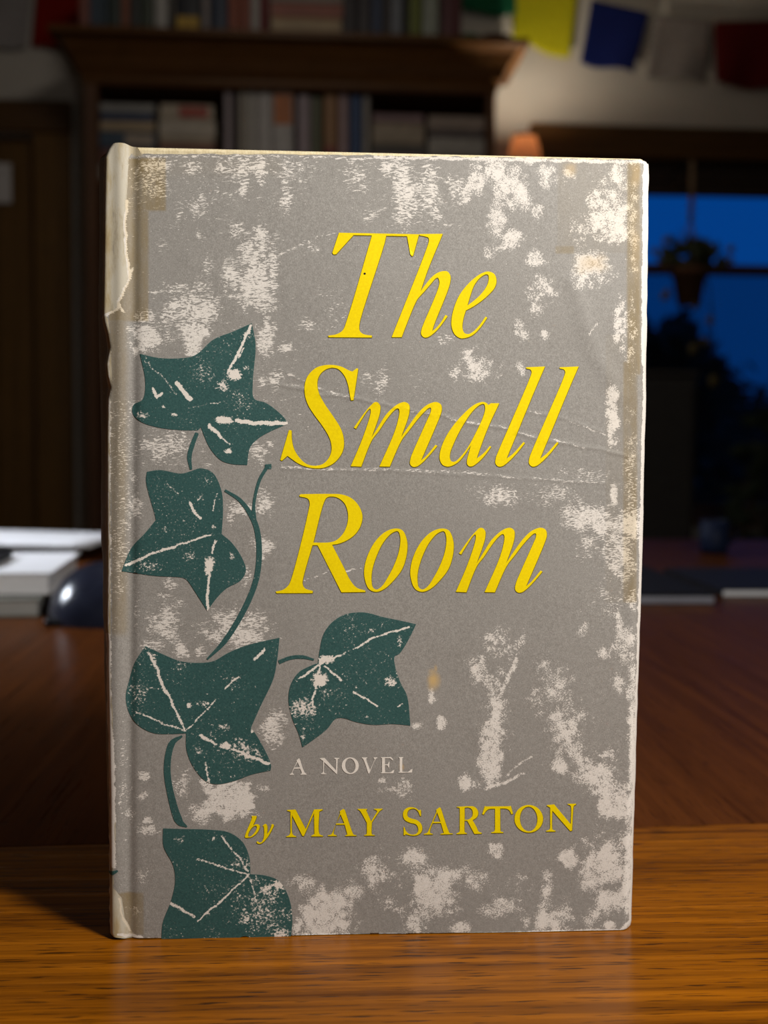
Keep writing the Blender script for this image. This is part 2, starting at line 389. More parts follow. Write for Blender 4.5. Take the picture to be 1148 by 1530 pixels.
# ------------------------------------------------------------------ bookcase
YB = 3.27                                             # front plane of the bookcase
bl, br = at(126, 300, YB)[0], at(741, 170, YB)[0]
zc0 = at(430, 127, YB)[2]; crown_h = at(430, 55, YB-0.09)[2]-zc0
bi0, bi1 = at(146, 200, YB)[0], at(727, 170, YB)[0]
bc = empty('bookcase', ((bl+br)/2, (YB+YW)/2, 0), 'dark brown wooden bookcase with flared crown against the back wall', 'bookcase')
YBk = YW-0.02
box('side_panel', bl, bi0, YB, YBk, 0, zc0+0.02, M_casez, bc, 0.004)
box('side_panel', bi1, br, YB, YBk, 0, zc0+0.02, M_casez, bc, 0.004)
box('back_panel', bi0, bi1, YBk-0.012, YBk, 0.06, zc0+0.02, M_case, bc)
zs = at(430, 262, YB)[2]
sh = [zs-0.02, zs-0.32, zs-0.64]
for z in sh: box('shelf', bi0, bi1, YB+0.015, YBk-0.012, z-0.022, z, M_case, bc, 0.002)
box('plinth', bi0, bi1, YB+0.02, YB+0.04, 0, 0.08, M_case, bc)
prof = [(0.0, -0.012), (0.004, 0.0), (0.004, 0.012), (0.016, 0.030), (0.03, 0.062), (0.052, 0.098), (0.078, 0.122), (0.086, 0.132), (0.086, crown_h)]
v = []; f = []
for o_, h in prof:
    v += [(bl-o_, YBk, zc0+h), (bl-o_, YB-o_, zc0+h), (br+o_, YB-o_, zc0+h), (br+o_, YBk, zc0+h)]
n = len(prof)
for j in range(n-1):
    for i in range(3): f.append((j*4+i, j*4+i+1, (j+1)*4+i+1, (j+1)*4+i))
f.append(((n-1)*4, (n-1)*4+1, (n-1)*4+2, (n-1)*4+3)); f.append((3, 2, 1, 0))
pyd('crown', v, f, M_crown, bc)
ZT = zc0+crown_h+0.0006                                      # top of the crown

_mc = {}
def cover_mat(col):
    key = tuple(round(c, 3) for c in col)
    if key not in _mc: _mc[key] = plain('book_cover_%d' % (len(_mc)+1), col, 0.5, 0.18, 30)
    return _mc[key]
def bk_upright(x0, x1, y, z0, h, dep, col, label, group, band=None):
    t = empty('book', ((x0+x1)/2, y, z0), label, 'book', group)
    bm = bmesh.new(); w = x1-x0; n = 5
    prof2 = [(x0, y+dep)]+[(x0+w*(0.5-0.5*math.cos(math.pi*i/n)), y+0.006-0.006*math.sin(math.pi*i/n)) for i in range(n+1)]+[(x1, y+dep)]
    inn = [(x1-0.002, y+dep), (x1-0.002, y+0.009), (x0+0.002, y+0.009), (x0+0.002, y+dep)]
    ring = prof2+inn
    b = [bm.verts.new((px, py, z0)) for px, py in ring]; tt = [bm.verts.new((px, py, z0+h)) for px, py in ring]
    k = len(ring)
    for i in range(k): bm.faces.new((b[i], b[(i+1) % k], tt[(i+1) % k], tt[i]))
    bm.faces.new(b[::-1]); bm.faces.new(tt)
    from_bm(bm, 'cover', cover_mat(col), t)
    box('page_block', x0+0.0021, x1-0.0021, y+0.0091, y+dep-0.003, z0+0.002, z0+h-0.003, M_page, t)
    if band:
        zb0, zb1, bcol = band
        box('spine_label', x0+w*0.08, x1-w*0.08, y-0.0006, y+0.004, z0+h*zb0, z0+h*zb1, cover_mat(bcol), t)
    return t
def bk_flat(x0, x1, y, z0, th, dep, col, label, group, band=None):
    t = empty('book', ((x0+x1)/2, y, z0), label, 'book', group)
    bm = bmesh.new(); n = 5
    prof2 = [(y+dep, z0)]+[(y+0.005-0.005*math.sin(math.pi*i/n), z0+th*(0.5-0.5*math.cos(math.pi*i/n))) for i in range(n+1)]+[(y+dep, z0+th)]
    inn = [(y+dep, z0+th-0.002), (y+0.008, z0+th-0.002), (y+0.008, z0+0.002), (y+dep, z0+0.002)]
    ring = prof2+inn; k = len(ring)
    a = [bm.verts.new((x0, py, pz)) for py, pz in ring]; b = [bm.verts.new((x1, py, pz)) for py, pz in ring]
    for i in range(k): bm.faces.new((a[i], b[i], b[(i+1) % k], a[(i+1) % k]))
    bm.faces.new(a); bm.faces.new(b[::-1])
    bmesh.ops.recalc_face_normals(bm, faces=bm.faces)
    from_bm(bm, 'cover', cover_mat(col), t)
    box('page_block', x0+0.002, x1-0.002, y+0.0081, y+dep-0.003, z0+0.0021, z0+th-0.0021, M_page, t)
    if band:
        xb0, xb1, bcol = band; w = x1-x0
        box('spine_label', x0+w*xb0, x0+w*xb1, y-0.0006, y+0.004, z0+th*0.15, z0+th*0.85, cover_mat(bcol), t)
    return t

YK = YB+0.03
ZS = sh[0]
def row_upright(lst, y, z0, group, dep, where):
    for px0, px1, ptop, col, lab, band in lst:
        a, b = at(px0, ptop, y), at(px1, ptop, y)
        bk_upright(a[0], b[0], y, z0, a[2]-z0, dep, col, lab+' '+where, group, band)
SH = 'on the bookcase shelf'
row_upright([
    (335, 346, 131, (0.33, 0.28, 0.30), 'mauve-grey slim paperback, leftmost upright one', None),
    (347.5, 356, 136, (0.06, 0.045, 0.045), 'narrow near-black paperback beside the mauve-grey one', None),
    (357, 368, 131, (0.36, 0.33, 0.28), 'cream-grey slim paperback next to the near-black one', None),
    (369, 384, 130, (0.42, 0.40, 0.37), 'pale grey thick paperback standing left of the orange-spotted white books', None),
    (385, 406, 132, (0.46, 0.44, 0.43), 'whitish wide paperback with plain spine, just left of the orange spot', None),
    (407, 439, 131, (0.44, 0.42, 0.41), 'off-white thick book with orange patch high on its spine', (0.62, 0.93, (0.42, 0.12, 0.015))),
    (445, 464, 142, (0.33, 0.27, 0.30), 'dull mauve book standing right of the orange-patched book', None),
    (465, 481, 145, (0.12, 0.13, 0.08), 'dark olive book standing beside the dull mauve one', None),
    (484, 505, 136, (0.30, 0.16, 0.07), 'orange-brown book with dark red lower spine', (0.02, 0.42, (0.2, 0.03, 0.02))),
    (507, 521, 134, (0.36, 0.26, 0.27), 'dusty pink slim book beside the orange-brown book', None),
    (524, 541, 138, (0.04, 0.08, 0.19), 'navy blue book standing at the right end of the upright books', None),
    (543, 553, 141, (0.33, 0.31, 0.29), 'thin light grey paperback between navy book and lying stacks', None)],
    YK, ZS, 'upright books on the upper shelf', 0.15, SH)
def stack(px0, px1, y, z0, items, dep, group, where):
    x0, x1 = at(px0, 180, y)[0], at(px1, 180, y)[0]; z = z0
    for th, col, lab, band, ins in items:
        bk_flat(x0+ins*0.5, x1-ins, y, z, th, dep, col, lab+' '+where, group, band); z += th+0.0005
def dz(a, b): return (b-a)/F_PX*(YK-CAM[1])
base = dz(205, 262)-0.02
stack(149, 233, YK, ZS, [
    (base*0.5, (0.3, 0.27, 0.24), 'grey-tan thick book at the bottom', None, 0.0), (base*0.47, (0.16, 0.07, 0.06), 'maroon-brown book second from the bottom', None, 0.006),
    (dz(180, 204), (0.05, 0.08, 0.12), 'blue-black book with a tan label', (0.45, 0.95, (0.36, 0.3, 0.24)), 0.0), (dz(165, 179), (0.40, 0.31, 0.2), 'tan slim book third from the top', None, 0.004),
    (dz(152, 164), (0.05, 0.07, 0.13), 'dark blue slim book second', None, 0.008), (dz(138, 151), (0.27, 0.27, 0.26), 'grey book on top', None, 0.004)],
    0.19, 'books lying in the left stack', 'of the leftmost lying stack '+SH)
stack(238, 322, YK, ZS, [
    (base*0.5, (0.30, 0.28, 0.26), 'dull grey book at the bottom', None, 0.0), (base*0.45, (0.32, 0.3, 0.29), 'second grey book from the bottom', None, 0.004),
    (dz(196, 204), (0.24, 0.08, 0.05), 'thin reddish-brown book', None, 0.0), (dz(185, 195), (0.40, 0.33, 0.25), 'slim beige book above the reddish-brown one', None, 0.004),
    (dz(160, 184), (0.46, 0.41, 0.34), 'thick cream book in the middle', None, 0.0), (dz(136, 159), (0.42, 0.36, 0.28), 'beige book with red label on top', (0.35, 0.9, (0.33, 0.06, 0.04)), 0.006)],
    0.19, 'books lying in the second stack', 'of the second lying stack '+SH)
stack(556, 636, YK, ZS, [
    (base*0.55, (0.24, 0.16, 0.17), 'plum book at the bottom', None, 0.0), (base*0.42, (0.3, 0.22, 0.23), 'mauve book second from the bottom', None, 0.004),
    (dz(192, 206), (0.09, 0.085, 0.08), 'charcoal slim book', None, 0.0), (dz(160, 191), (0.33, 0.27, 0.2), 'thick tan book near the top', None, 0.004),
    (dz(146, 159), (0.24, 0.16, 0.17), 'purplish slim book on top', None, 0.006)],
    0.19, 'books lying in the third stack', 'of the stack right of the thin grey paperback')
stack(641, 724, YK, ZS, [
    (base*0.55, (0.12, 0.11, 0.1), 'dark grey book at the bottom', None, 0.0), (base*0.42, (0.2, 0.19, 0.17), 'smoky grey book second from the bottom', None, 0.004),
    (dz(180, 206), (0.36, 0.34, 0.31), 'light grey thick book in the middle', None, 0.0), (dz(168, 179), (0.12, 0.10, 0.10), 'blackish slim book', None, 0.004),
    (dz(147, 167), (0.31, 0.25, 0.21), 'brownish beige book on top', None, 0.0)],
    0.19, 'books lying in the rightmost stack', 'of the rightmost lying stack '+SH)
YT = YB-0.02
TP = 'on top of the bookcase'
def toprow(lst):
    for px0, px1, h, col, lab, band in lst:
        a, b = at(px0, 30, YT), at(px1, 30, YT)
        bk_upright(a[0], b[0], YT, ZT, h, 0.15, col, lab+' '+TP, 'books standing on top of the bookcase', band)
toprow([
    (117, 133, .21, (0.24, 0.09, 0.07), 'brick-red book standing furthest left', None), (134.5, 147, .22, (0.07, 0.10, 0.14), 'slate blue book beside the brick-red one', None),
    (148, 160, .215, (0.05, 0.075, 0.10), 'dark blue-grey book right of slate one', None), (161, 180, .2, (0.04, 0.055, 0.05), 'green-black book left of the rust one', None),
    (181, 193, .2, (0.26, 0.10, 0.06), 'slim rust-coloured book between green-black spines', None), (194, 210, .21, (0.045, 0.05, 0.05), 'near-black book just right of the rust spine', None),
    (211, 229, .22, (0.06, 0.075, 0.055), 'dark green book left of the pale grey spine', None), (231, 250, .21, (0.42, 0.41, 0.39), 'pale grey book among dark spines, towards the left', None),
    (261, 300, .22, (0.02, 0.022, 0.03), 'wide black book with a gold mark on its spine', (0.16, 0.34, (0.45, 0.28, 0.03))), (302, 313, .2, (0.28, 0.25, 0.25), 'slim taupe book beside the wide black one', None),
    (316, 340, .215, (0.04, 0.055, 0.09), 'navy-black book left of the red-brown pair', None), (341, 357, .21, (0.28, 0.085, 0.05), 'red-brown book, left one of a matching pair', None),
    (358, 374, .21, (0.26, 0.08, 0.05), 'red-brown book, right one of a matching pair', None), (375, 388, .2, (0.42, 0.4, 0.38), 'narrow pale grey book right of the red-brown pair', None),
    (389, 401, .215, (0.16, 0.02, 0.02), 'dark red book left of the lying books', None),
    (514, 534, .215, (0.045, 0.04, 0.045), 'black book just right of the lying books', None), (535, 555, .2, (0.06, 0.055, 0.06), 'charcoal book right of the black one', None),
    (556, 571, .21, (0.06, 0.08, 0.14), 'dark indigo book', None), (572, 584, .2, (0.07, 0.06, 0.06), 'smoky black slim book right of the indigo one', None),
    (585, 601, .21, (0.20, 0.22, 0.25), 'blue-grey book', None), (602, 611, .2, (0.03, 0.03, 0.03), 'thin black book left of the olive one', None),
    (612, 630, .21, (0.16, 0.19, 0.04), 'olive green book', None), (632, 656, .21, (0.30, 0.33, 0.28), 'pale sage book right of the olive one', None),
    (660, 690, .2, (0.10, 0.03, 0.035), 'wide maroon book standing furthest right', None)])
stack(405, 511, YT, ZT, [
    (0.040, (0.07, 0.05, 0.05), 'black-brown book with grey label, lowest', (0.5, 0.98, (0.27, 0.24, 0.24)), 0.0), (0.042, (0.40, 0.3, 0.18), 'tan book in the middle', None, 0.004),
    (0.045, (0.30, 0.11, 0.08), 'brick-coloured book, topmost', None, 0.0)], 0.15, 'lying books on top of the bookcase', 'of the lying books '+TP)
a, b = at(693, 38, YT), at(716, 58, YT)
gbx = empty('tin', ((a[0]+b[0])/2, YT+0.03, ZT), 'small green tin at the right end of the bookcase top', 'tin')
M_green = plain('green_enamel', (0.02, 0.13, 0.06), 0.4)
lathe('tin_body', [(0, ZT), (0.027, ZT), (0.027, ZT+0.04), (0, ZT+0.04)], (a[0]+b[0])/2, YT+0.03, M_green, gbx, 20)
lathe('tin_lid', [(0.0285, ZT+0.036), (0.0285, ZT+0.05), (0.02, ZT+0.054), (0, ZT+0.054)], (a[0]+b[0])/2, YT+0.03, M_green, gbx, 20)
a = at(743, 56, YT)
lathe('bowl', [(0.0, ZT), (0.022, ZT), (0.024, ZT+0.006), (0.042, ZT+0.03), (0.048, ZT+0.048), (0.044, ZT+0.048), (0.036, ZT+0.03), (0.0, ZT+0.012)], a[0], YT+0.03, plain('dark_pottery', (0.05, 0.02, 0.015), 0.4))
tag(bpy.data.objects['bowl'], 'small dark brown bowl beside the green tin on the bookcase', 'bowl')

# ------------------------------------------------------------------ prayer flags on a cord along the wall
YFL = YW-0.03
def cloth(name, tl, tr, brr, bll, col, label, seed, marks=True):
    A, B, C, D = (Vector(at(px, py, YFL)) for px, py in (tl, tr, brr, bll))
    r = random.Random(seed); n = 16; v = []; f = []; ph = r.uniform(0, 6)
    for j in range(n+1):
        for i in range(n+1):
            s, t = i/n, j/n
            p = (A*(1-s)+B*s)*(1-t)+(D*(1-s)+C*s)*t
            p = p + Vector((0, 0.010*math.sin(s*7+ph+t*2)*t, 0.006*math.sin(s*5+ph)*t)); v.append(p)
    for j in range(n):
        for i in range(n): f.append((j*(n+1)+i, (j+1)*(n+1)+i, (j+1)*(n+1)+i+1, j*(n+1)+i+1))
    k = NT(name+'_cloth_'+str(seed)); q = k.noise(k.coord((70, 70, 110)), 1, 4, 0.7)
    ln = k.noise(k.coord((160, 10, 60)), 1, 2, 0.5)
    c = k.ramp(q, [(0.3, tuple(x*0.8 for x in col)), (0.7, col)])
    if marks: c = k.mix(k.remap(ln, 0.56, 0.62, 0, 0.5, True), c, tuple(x*0.35 for x in col))
    k.base(c); k.rough(0.85, 0.15)
    o = pyd(name, v, f, k.m, None, True)
    o.modifiers.new('cloth_thickness', 'SOLIDIFY').thickness = 0.0012
    return tag(o, label, 'flag', 'prayer flags')
cloth('prayer_flag', (-34, -60), (50, -60), (40, 68), (-40, 74), (0.40, 0.38, 0.38), 'off-white cloth flag with faint print at the far left', 1)
cloth('prayer_flag', (60, -60), (150, -50), (140, 84), (46, 66), (0.30, 0.012, 0.006), 'red cloth flag hanging left of the bookcase crown', 2)
cloth('prayer_flag', (676, -70), (772, -62), (771, 21), (690, 18), (0.012, 0.13, 0.06), 'green cloth flag, mostly cut off above the bookcase', 3)
cloth('prayer_flag', (774, -62), (868, -40), (851, 88), (765, 58), (0.55, 0.52, 0.012), 'yellow cloth flag right of the bookcase', 4)
cloth('prayer_flag', (884, -2), (971, 18), (947, 110), (867, 92), (0.006, 0.014, 0.115), 'dark blue cloth flag tilted on the wall', 5)
cloth('prayer_flag', (979, 22), (1064, 30), (1056, 122), (968, 112), (0.30, 0.27, 0.26), 'grey-white printed cloth flag between blue and red ones', 6)
cloth('prayer_flag', (1068, 32), (1162, 30), (1160, 132), (1070, 126), (0.12, 0.006, 0.006), 'dark red cloth flag at the right edge', 7)
cp = [at(px, py, YFL) for px, py in ((-60, -60), (60, -61), (150, -51), (420, -85), (676, -71), (772, -62), (872, -36), (884, -3), (972, 17), (1065, 30), (1165, 29), (1300, 10))]
tag(tube('cord', cp, 0.002, plain('cord_fibre', (0.4, 0.36, 0.3), 0.9), None, 6), 'thin pale cord carrying the coloured cloth flags', 'cord')

# ------------------------------------------------------------------ lit table lamp on a chest right of the bookcase
YLp = YB+0.06
lc = at(784, 240, YLp); lx = lc[0]; r0 = (at(798, 202, YLp)[0]-at(768, 202, YLp)[0])/2; zt = at(784, 203, YLp)[2]
r0 *= 1.12; zb = zt-0.15; rb = r0*2.1
chL = br+0.006-lx; chR = 0.135
chest = empty('chest', (lx, YLp, 0), 'tall narrow brown chest under the small lit lamp', 'chest')
cz = zb-0.20
box('body', lx+chL+0.006, lx+chR-0.006, YLp-0.10, YW-0.06, 0.05, cz-0.02, M_trim, chest, 0.004)
box('top', lx+chL, lx+chR, YLp-0.11, YW-0.055, cz-0.02, cz, M_trimx, chest, 0.004)
for i in range(3):
    h = (cz-0.1)/3; d = box('drawer', lx+chL+0.02, lx+chR-0.02, YLp-0.112, YLp-0.098, 0.07+i*h, 0.05+(i+1)*h, M_trimx, chest, 0.004)
    for sx in (-0.03, 0.07): lathe('knob', [(0, 0.055+(i+.5)*h-0.012), (0.012, 0.055+(i+.5)*h), (0, 0.055+(i+.5)*h+0.012)], lx+sx, YLp-0.119, M_black, d, 10)
for sx in (chL+0.03, chR-0.03):
    for yy in (YLp-0.08, YW-0.09): lathe('foot', [(0, 0), (0.015, 0), (0.022, 0.05), (0, 0.05)], lx+sx, yy, M_trim, chest, 12)
lamp = empty('table_lamp', (lx, YLp, cz), 'small lit table lamp with orange parchment shade right of the bookcase', 'lamp')
ksh = NT('parchment_shade'); ksh.base(ksh.ramp(ksh.noise(ksh.coord((30, 30, 30)), 1, 4), [(0.3, (0.46, 0.27, 0.165)), (0.7, (0.53, 0.33, 0.21))])); ksh.rough(0.8, 0.2)
tl = ksh.new('ShaderNodeBsdfTranslucent'); tl.inputs[0].default_value = (0.75, 0.46, 0.27, 1); mx = ksh.new('ShaderNodeMixShader'); mx.inputs[0].default_value = 0.10
ksh.L(ksh.b.outputs[0], mx.inputs[1]); ksh.L(tl.outputs[0], mx.inputs[2]); ksh.L(mx.outputs[0], ksh.out.inputs[0])
shd = lathe('lamp_shade', [(rb, zb), (r0, zt), (r0-0.001, zt), (rb-0.001, zb)], lx, YLp, ksh.m, lamp, 32)
lathe('shade_rim', [(r0-0.002, zt-0.004), (r0+0.0015, zt-0.005), (r0+0.001, zt+0.002), (r0-0.002, zt+0.002)], lx, YLp, M_case, shd, 32)
lathe('stem', [(0.008, cz+0.01), (0.008, zb+0.06), (0.0, zb+0.06)], lx, YLp, M_black, lamp, 12)
lathe('base', [(0, cz), (0.06, cz), (0.055, cz+0.012), (0.02, cz+0.02), (0.03, cz+0.07), (0.01, cz+0.11), (0, cz+0.11)], lx, YLp, plain('brown_glaze', (0.12, 0.05, 0.02), 0.3), lamp, 24)
kb = NT('lit_bulb'); kb.b.inputs['Emission Color'].default_value = (1, 0.66, 0.32, 1); kb.b.inputs['Emission Strength'].default_value = 4.0; kb.base((0.9, 0.8, 0.6))
lathe('bulb', [(0, zb+0.06), (0.012, zb+0.06), (0.018, zb+0.078), (0.013, zb+0.1), (0, zb+0.108)], lx, YLp, kb.m, lamp, 16)
ld = bpy.data.lights.new('bulb_light', 'POINT'); ld.energy = 5.6; ld.color = (1, 0.87, 0.68); ld.shadow_soft_size = 0.012
lo = bpy.data.objects.new('bulb_light', ld); COL.objects.link(lo); lo.location = (lx, YLp, zb+0.134)

# ------------------------------------------------------------------ things by the window
a, b = at(905, 553, 2.95), at(1046, 553, 2.95)
cab = empty('cabinet', ((a[0]+b[0])/2, 2.95, 0), 'tall plain black cabinet standing in front of the window', 'cabinet')
M_cab = plain('black_cabinet_veneer', (0.06, 0.054, 0.05), 0.6)
box('body', a[0], b[0], 2.97, 3.25, 0.03, a[2]-0.012, M_cab, cab, 0.004)
box('top', a[0]-0.004, b[0]+0.004, 2.955, 3.255, a[2]-0.012, a[2], M_cab, cab, 0.004)
box('front_panel', a[0]+0.012, b[0]-0.012, 2.955, 2.972, 0.06, a[2]-0.03, plain('black_front_cloth', (0.045, 0.042, 0.04), 0.9), cab, 0.005)
box('plinth', a[0]+0.01, b[0]-0.01, 2.98, 3.24, 0, 0.03, M_black, cab)

YH = 3.36
pc = at(1030, 425, YH); s_ = (YH-CAM[1])/F_PX
hp = empty('hanging_plant', (pc[0], YH, at(1030, 456, YH)[2]), 'terracotta pot with leafy plant hanging on cords before the window', 'plant')
zr, zbt = at(1030, 400, YH)[2], at(1030, 456, YH)[2]
M_terra = plain('terracotta', (0.13, 0.06, 0.028), 0.8)
lathe('pot', [(0, zbt), (17*s_, zbt), (25*s_, zr-12*s_), (27.5*s_, zr-12*s_), (28*s_, zr), (24*s_, zr), (23*s_, zr-10*s_), (0, zr-10*s_)], pc[0], YH, M_terra, hp, 28)
M_rope = plain('jute_rope', (0.22, 0.15, 0.09), 0.9)
zk, ztp = at(1029, 332, YH)[2], at(1027, 240, YH)[2]
tube('hanger_rope', [(pc[0], YH, ztp), (pc[0]+0.002, YH, (zk+ztp)/2), (pc[0], YH, zk)], [4.0*s_, 4.5*s_, 4*s_], M_rope, hp)
for i in range(3):
    t = 2*math.pi*i/3+0.5
    tube('hanger_strand', [(pc[0], YH, zk+0.01), (pc[0]+17*s_*math.cos(t), YH+17*s_*math.sin(t), (zk+zr)/2-0.01), (pc[0]+27*s_*math.cos(t), YH+27*s_*math.sin(t), zr+0.002)], 1.3*s_, M_rope, hp, 6)
box('wall_hook', pc[0]-0.004, pc[0]+0.004, YH-0.008, YW-0.03, ztp-0.004, ztp+0.004, M_black, hp)
M_pleaf = plain('pot_plant_leaf', (0.03, 0.042, 0.012), 0.5, 0.3, 20); M_oleaf = plain('yellowing_leaf', (0.13, 0.10, 0.02), 0.5, 0.3, 20)
def leaf_vf(base, tip, w):
    base, tip = Vector(base), Vector(tip); d = tip-base; s = d.cross(Vector((0, 1, 0))).normalized()*w
    if s.length < 1e-6: s = Vector((w, 0, 0))
    n = Vector((0, -1, 0))*w*0.4
    v = [base, base+d*0.3+s*0.8, base+d*0.6+s*0.9, tip, base+d*0.6-s*0.9, base+d*0.3-s*0.8, base+d*0.45+n]
    return v, [(0, 1, 6), (1, 2, 6), (2, 3, 6), (3, 4, 6), (4, 5, 6), (5, 0, 6)]
r = random.Random(11)
def P(px, py, dy=0.0): return at(px, py, YH+dy)
for i in range(64):
    x = 1030+r.uniform(-34, 40); y = 396+r.uniform(-26, 4)
    a_ = r.uniform(-2.9, -0.2); L = r.uniform(16, 36)
    v, f = leaf_vf(P(x, y, r.uniform(-0.06, 0.04)), P(x+L*math.cos(a_), y+L*math.sin(a_)*0.8, r.uniform(-0.06, 0.04)), 6.5*s_)
    pyd('leaf', v, f, M_pleaf, hp)
v = []; f = []
for x0, y0, x1, y1 in ((1030, 400, 985, 372), (1030, 400, 1002, 352), (1032, 398, 1016, 340), (1036, 398, 1034, 345), (1040, 400, 1062, 362), (1044, 400, 1088, 378), (1044, 402, 1096, 392), (1020, 402, 980, 398),
                       (1052, 404, 1062, 470), (1046, 404, 1042, 512), (1056, 404, 1068, 560)):
    a, b = tube_vf([P(x0, y0), P((x0+x1)/2+4, (y0+y1)/2-6), P(x1, y1)], 0.9*s_, 5); f += [tuple(i+len(v) for i in q) for q in b]; v += a
pyd('stems', v, f, M_pleaf, hp, True)
for x0, y0, x1, y1, w in ((985, 372, 972, 378, 6), (1088, 378, 1097, 366, 7), (1086, 392, 1098, 386, 7), (1000, 352, 990, 366, 6), (1062, 470, 1060, 488, 7), (1042, 512, 1030, 530, 8), (1048, 505, 1060, 516, 7), (1068, 558, 1064, 580, 8), (1000, 430, 990, 452, 7), (1042, 452, 1036, 462, 6)):
    vv, ff = leaf_vf(P(x0, y0, -0.05), P(x1, y1, -0.05), w*s_); pyd('leaf', vv, ff, M_oleaf, hp)
pp = at(1185, 700, 3.0)
fp = empty('potted_plant', (pp[0], 3.0, 0), 'dark bushy potted plant right of the black cabinet', 'plant')
lathe('pot', [(0, 0), (0.12, 0), (0.16, 0.27), (0.175, 0.27), (0.175, 0.31), (0.15, 0.31), (0.14, 0.27), (0, 0.27)], pp[0], 3.0, plain('dark_pot', (0.05, 0.04, 0.04), 0.5), fp, 28)
v = []; f = []
for i in range(14):
    a_ = r.uniform(0, 6.28); q = Vector((pp[0]+0.16*math.cos(a_), 3.0+0.16*math.sin(a_), r.uniform(0.65, 0.9)))
    a, b = tube_vf([(pp[0], 3.0, 0.27), ((pp[0]+q.x)/2, (3.0+q.y)/2, 0.6), q], [0.008, 0.006, 0.003], 5); f += [tuple(k+len(v) for k in w) for w in b]; v += a
pyd('stems', v, f, M_bark, fp, True)
for i in range(90):
    a_ = r.uniform(0, 6.28); rr = r.uniform(0.02, 0.17); b_ = (pp[0]+rr*math.cos(a_), 3.0+rr*math.sin(a_), r.uniform(0.5, 0.95))
    vv, ff = leaf_vf(b_, (b_[0]+0.09*math.cos(a_), b_[1]+0.07*math.sin(a_), b_[2]+r.uniform(-0.06, 0.04)), 0.02)
    pyd('leaf', vv, ff, M_dleaf, fp)

# ------------------------------------------------------------------ the table
s0, s1 = on(70, 1263), on(1050, 1233)
SLOPE = (s1[1]-s0[1])/(s1[0]-s0[0]); ys = lambda x: s0[1]+SLOPE*(x-s0[0])
TX0, TX1, TY0 = -0.72, 0.95, -0.20
TY1 = on(1100, 806)[1]
tb = empty('table', ((TX0+TX1)/2, 0.5, 0), 'large polished brown wooden table with end board, under the grey book', 'table')
def plank(pts, mat, z1=TZ, th=0.028, bev=0.0008, nm='plank'):
    bm = bmesh.new()
    lo_ = [bm.verts.new((x, y, z1-th)) for x, y in pts]; hi_ = [bm.verts.new((x, y, z1)) for x, y in pts]; k = len(pts)
    for i in range(k): bm.faces.new((lo_[i], lo_[(i+1) % k], hi_[(i+1) % k], hi_[i]))
    bm.faces.new(hi_); bm.faces.new(lo_[::-1])
    bmesh.ops.bevel(bm, geom=[e for e in bm.edges if all(v.co.z > z1-1e-6 for v in e.verts)], offset=bev, segments=2, affect='EDGES')
    return from_bm(bm, nm, mat, tb)
plank([(TX0, TY0), (TX1, TY0), (TX1, ys(TX1)), (TX0, ys(TX0))], M_tabf, nm='end_board', bev=0.0004)
xs = [TX0, -0.40, -0.13, 0.115, 0.37, 0.63, TX1]
for x0, x1 in zip(xs[:-1], xs[1:]):
    plank([(x0+0.0001, ys(x0)+0.0002), (x1-0.0001, ys(x1)+0.0002), (x1-0.0001, TY1), (x0+0.0001, TY1)], M_tabb, bev=0.0003)
for x in (TX0+0.07, TX1-0.07):
    for y in (TY0+0.07, TY1-0.07):
        box('leg', x-0.035, x+0.035, y-0.035, y+0.035, 0, TZ-0.028, M_trim, tb, 0.004)
box('apron', TX0+0.1, TX1-0.1, TY0+0.06, TY0+0.08, TZ-0.12, TZ-0.028, M_trimx, tb)
box('apron', TX0+0.1, TX1-0.1, TY1-0.08, TY1-0.06, TZ-0.12, TZ-0.028, M_trimx, tb)
box('apron', TX0+0.06, TX0+0.08, TY0+0.1, TY1-0.1, TZ-0.12, TZ-0.028, M_trim, tb)
box('apron', TX1-0.08, TX1-0.06, TY0+0.1, TY1-0.1, TZ-0.12, TZ-0.028, M_trim, tb)

# ------------------------------------------------------------------ desk things on the table
# computer mouse
mb = on(118, 929); mx0 = on(64, 925)[0]; sc_ = (mb[1]-CAM[1])/F_PX
mw, mh, ml = 0.044, 84*sc_, 0.060
mcx, mcy = mx0+mw+0.004, mb[1]+0.03
ms = empty('computer_mouse', (mcx, mcy, TZ), 'dark blue-black computer mouse on the table left of the grey book', 'mouse')
kM = NT('dark_mouse_shell'); kM.base(kM.ramp(kM.noise(kM.coord((80, 80, 80)), 1, 3), [(0.3, (0.010, 0.012, 0.024)), (0.7, (0.016, 0.019, 0.034))])); kM.rough(0.22, 0.55)
v = []; f = []; nu, nv = 40, 14
for j in range(nv+1):
    t = j/nv*math.pi/2
    for i in range(nu):
        a_ = 2*math.pi*i/nu
        ex, ey = abs(math.cos(a_))**0.75*math.copysign(1, math.cos(a_)), abs(math.sin(a_))**0.75*math.copysign(1, math.sin(a_))
        rr = math.cos(t)**0.85; pinch = 1-0.10*math.cos(2*a_)*0
        x = ex*mw*rr; y = ey*ml*rr
        z = mh*(math.sin(t)**0.9)*(1-0.18*(y/ml+0.2)**2)
        v.append((mcx+x, mcy+y, TZ+0.0005+z))
for j in range(nv):
    for i in range(nu): f.append((j*nu+i, j*nu+(i+1) % nu, (j+1)*nu+(i+1) % nu, (j+1)*nu+i))
pyd('shell', v, f, kM.m, ms, True)
bm = bmesh.new(); bmesh.ops.create_cone(bm, cap_ends=True, segments=20, radius1=0.009, radius2=0.009, depth=0.006)
bmesh.ops.rotate(bm, verts=bm.verts, matrix=Matrix.Rotation(math.pi/2, 3, 'Y')); bmesh.ops.translate(bm, verts=bm.verts, vec=(mcx, mcy+ml*0.62, TZ+mh*0.62))
from_bm(bm, 'scroll_wheel', M_black, ms)
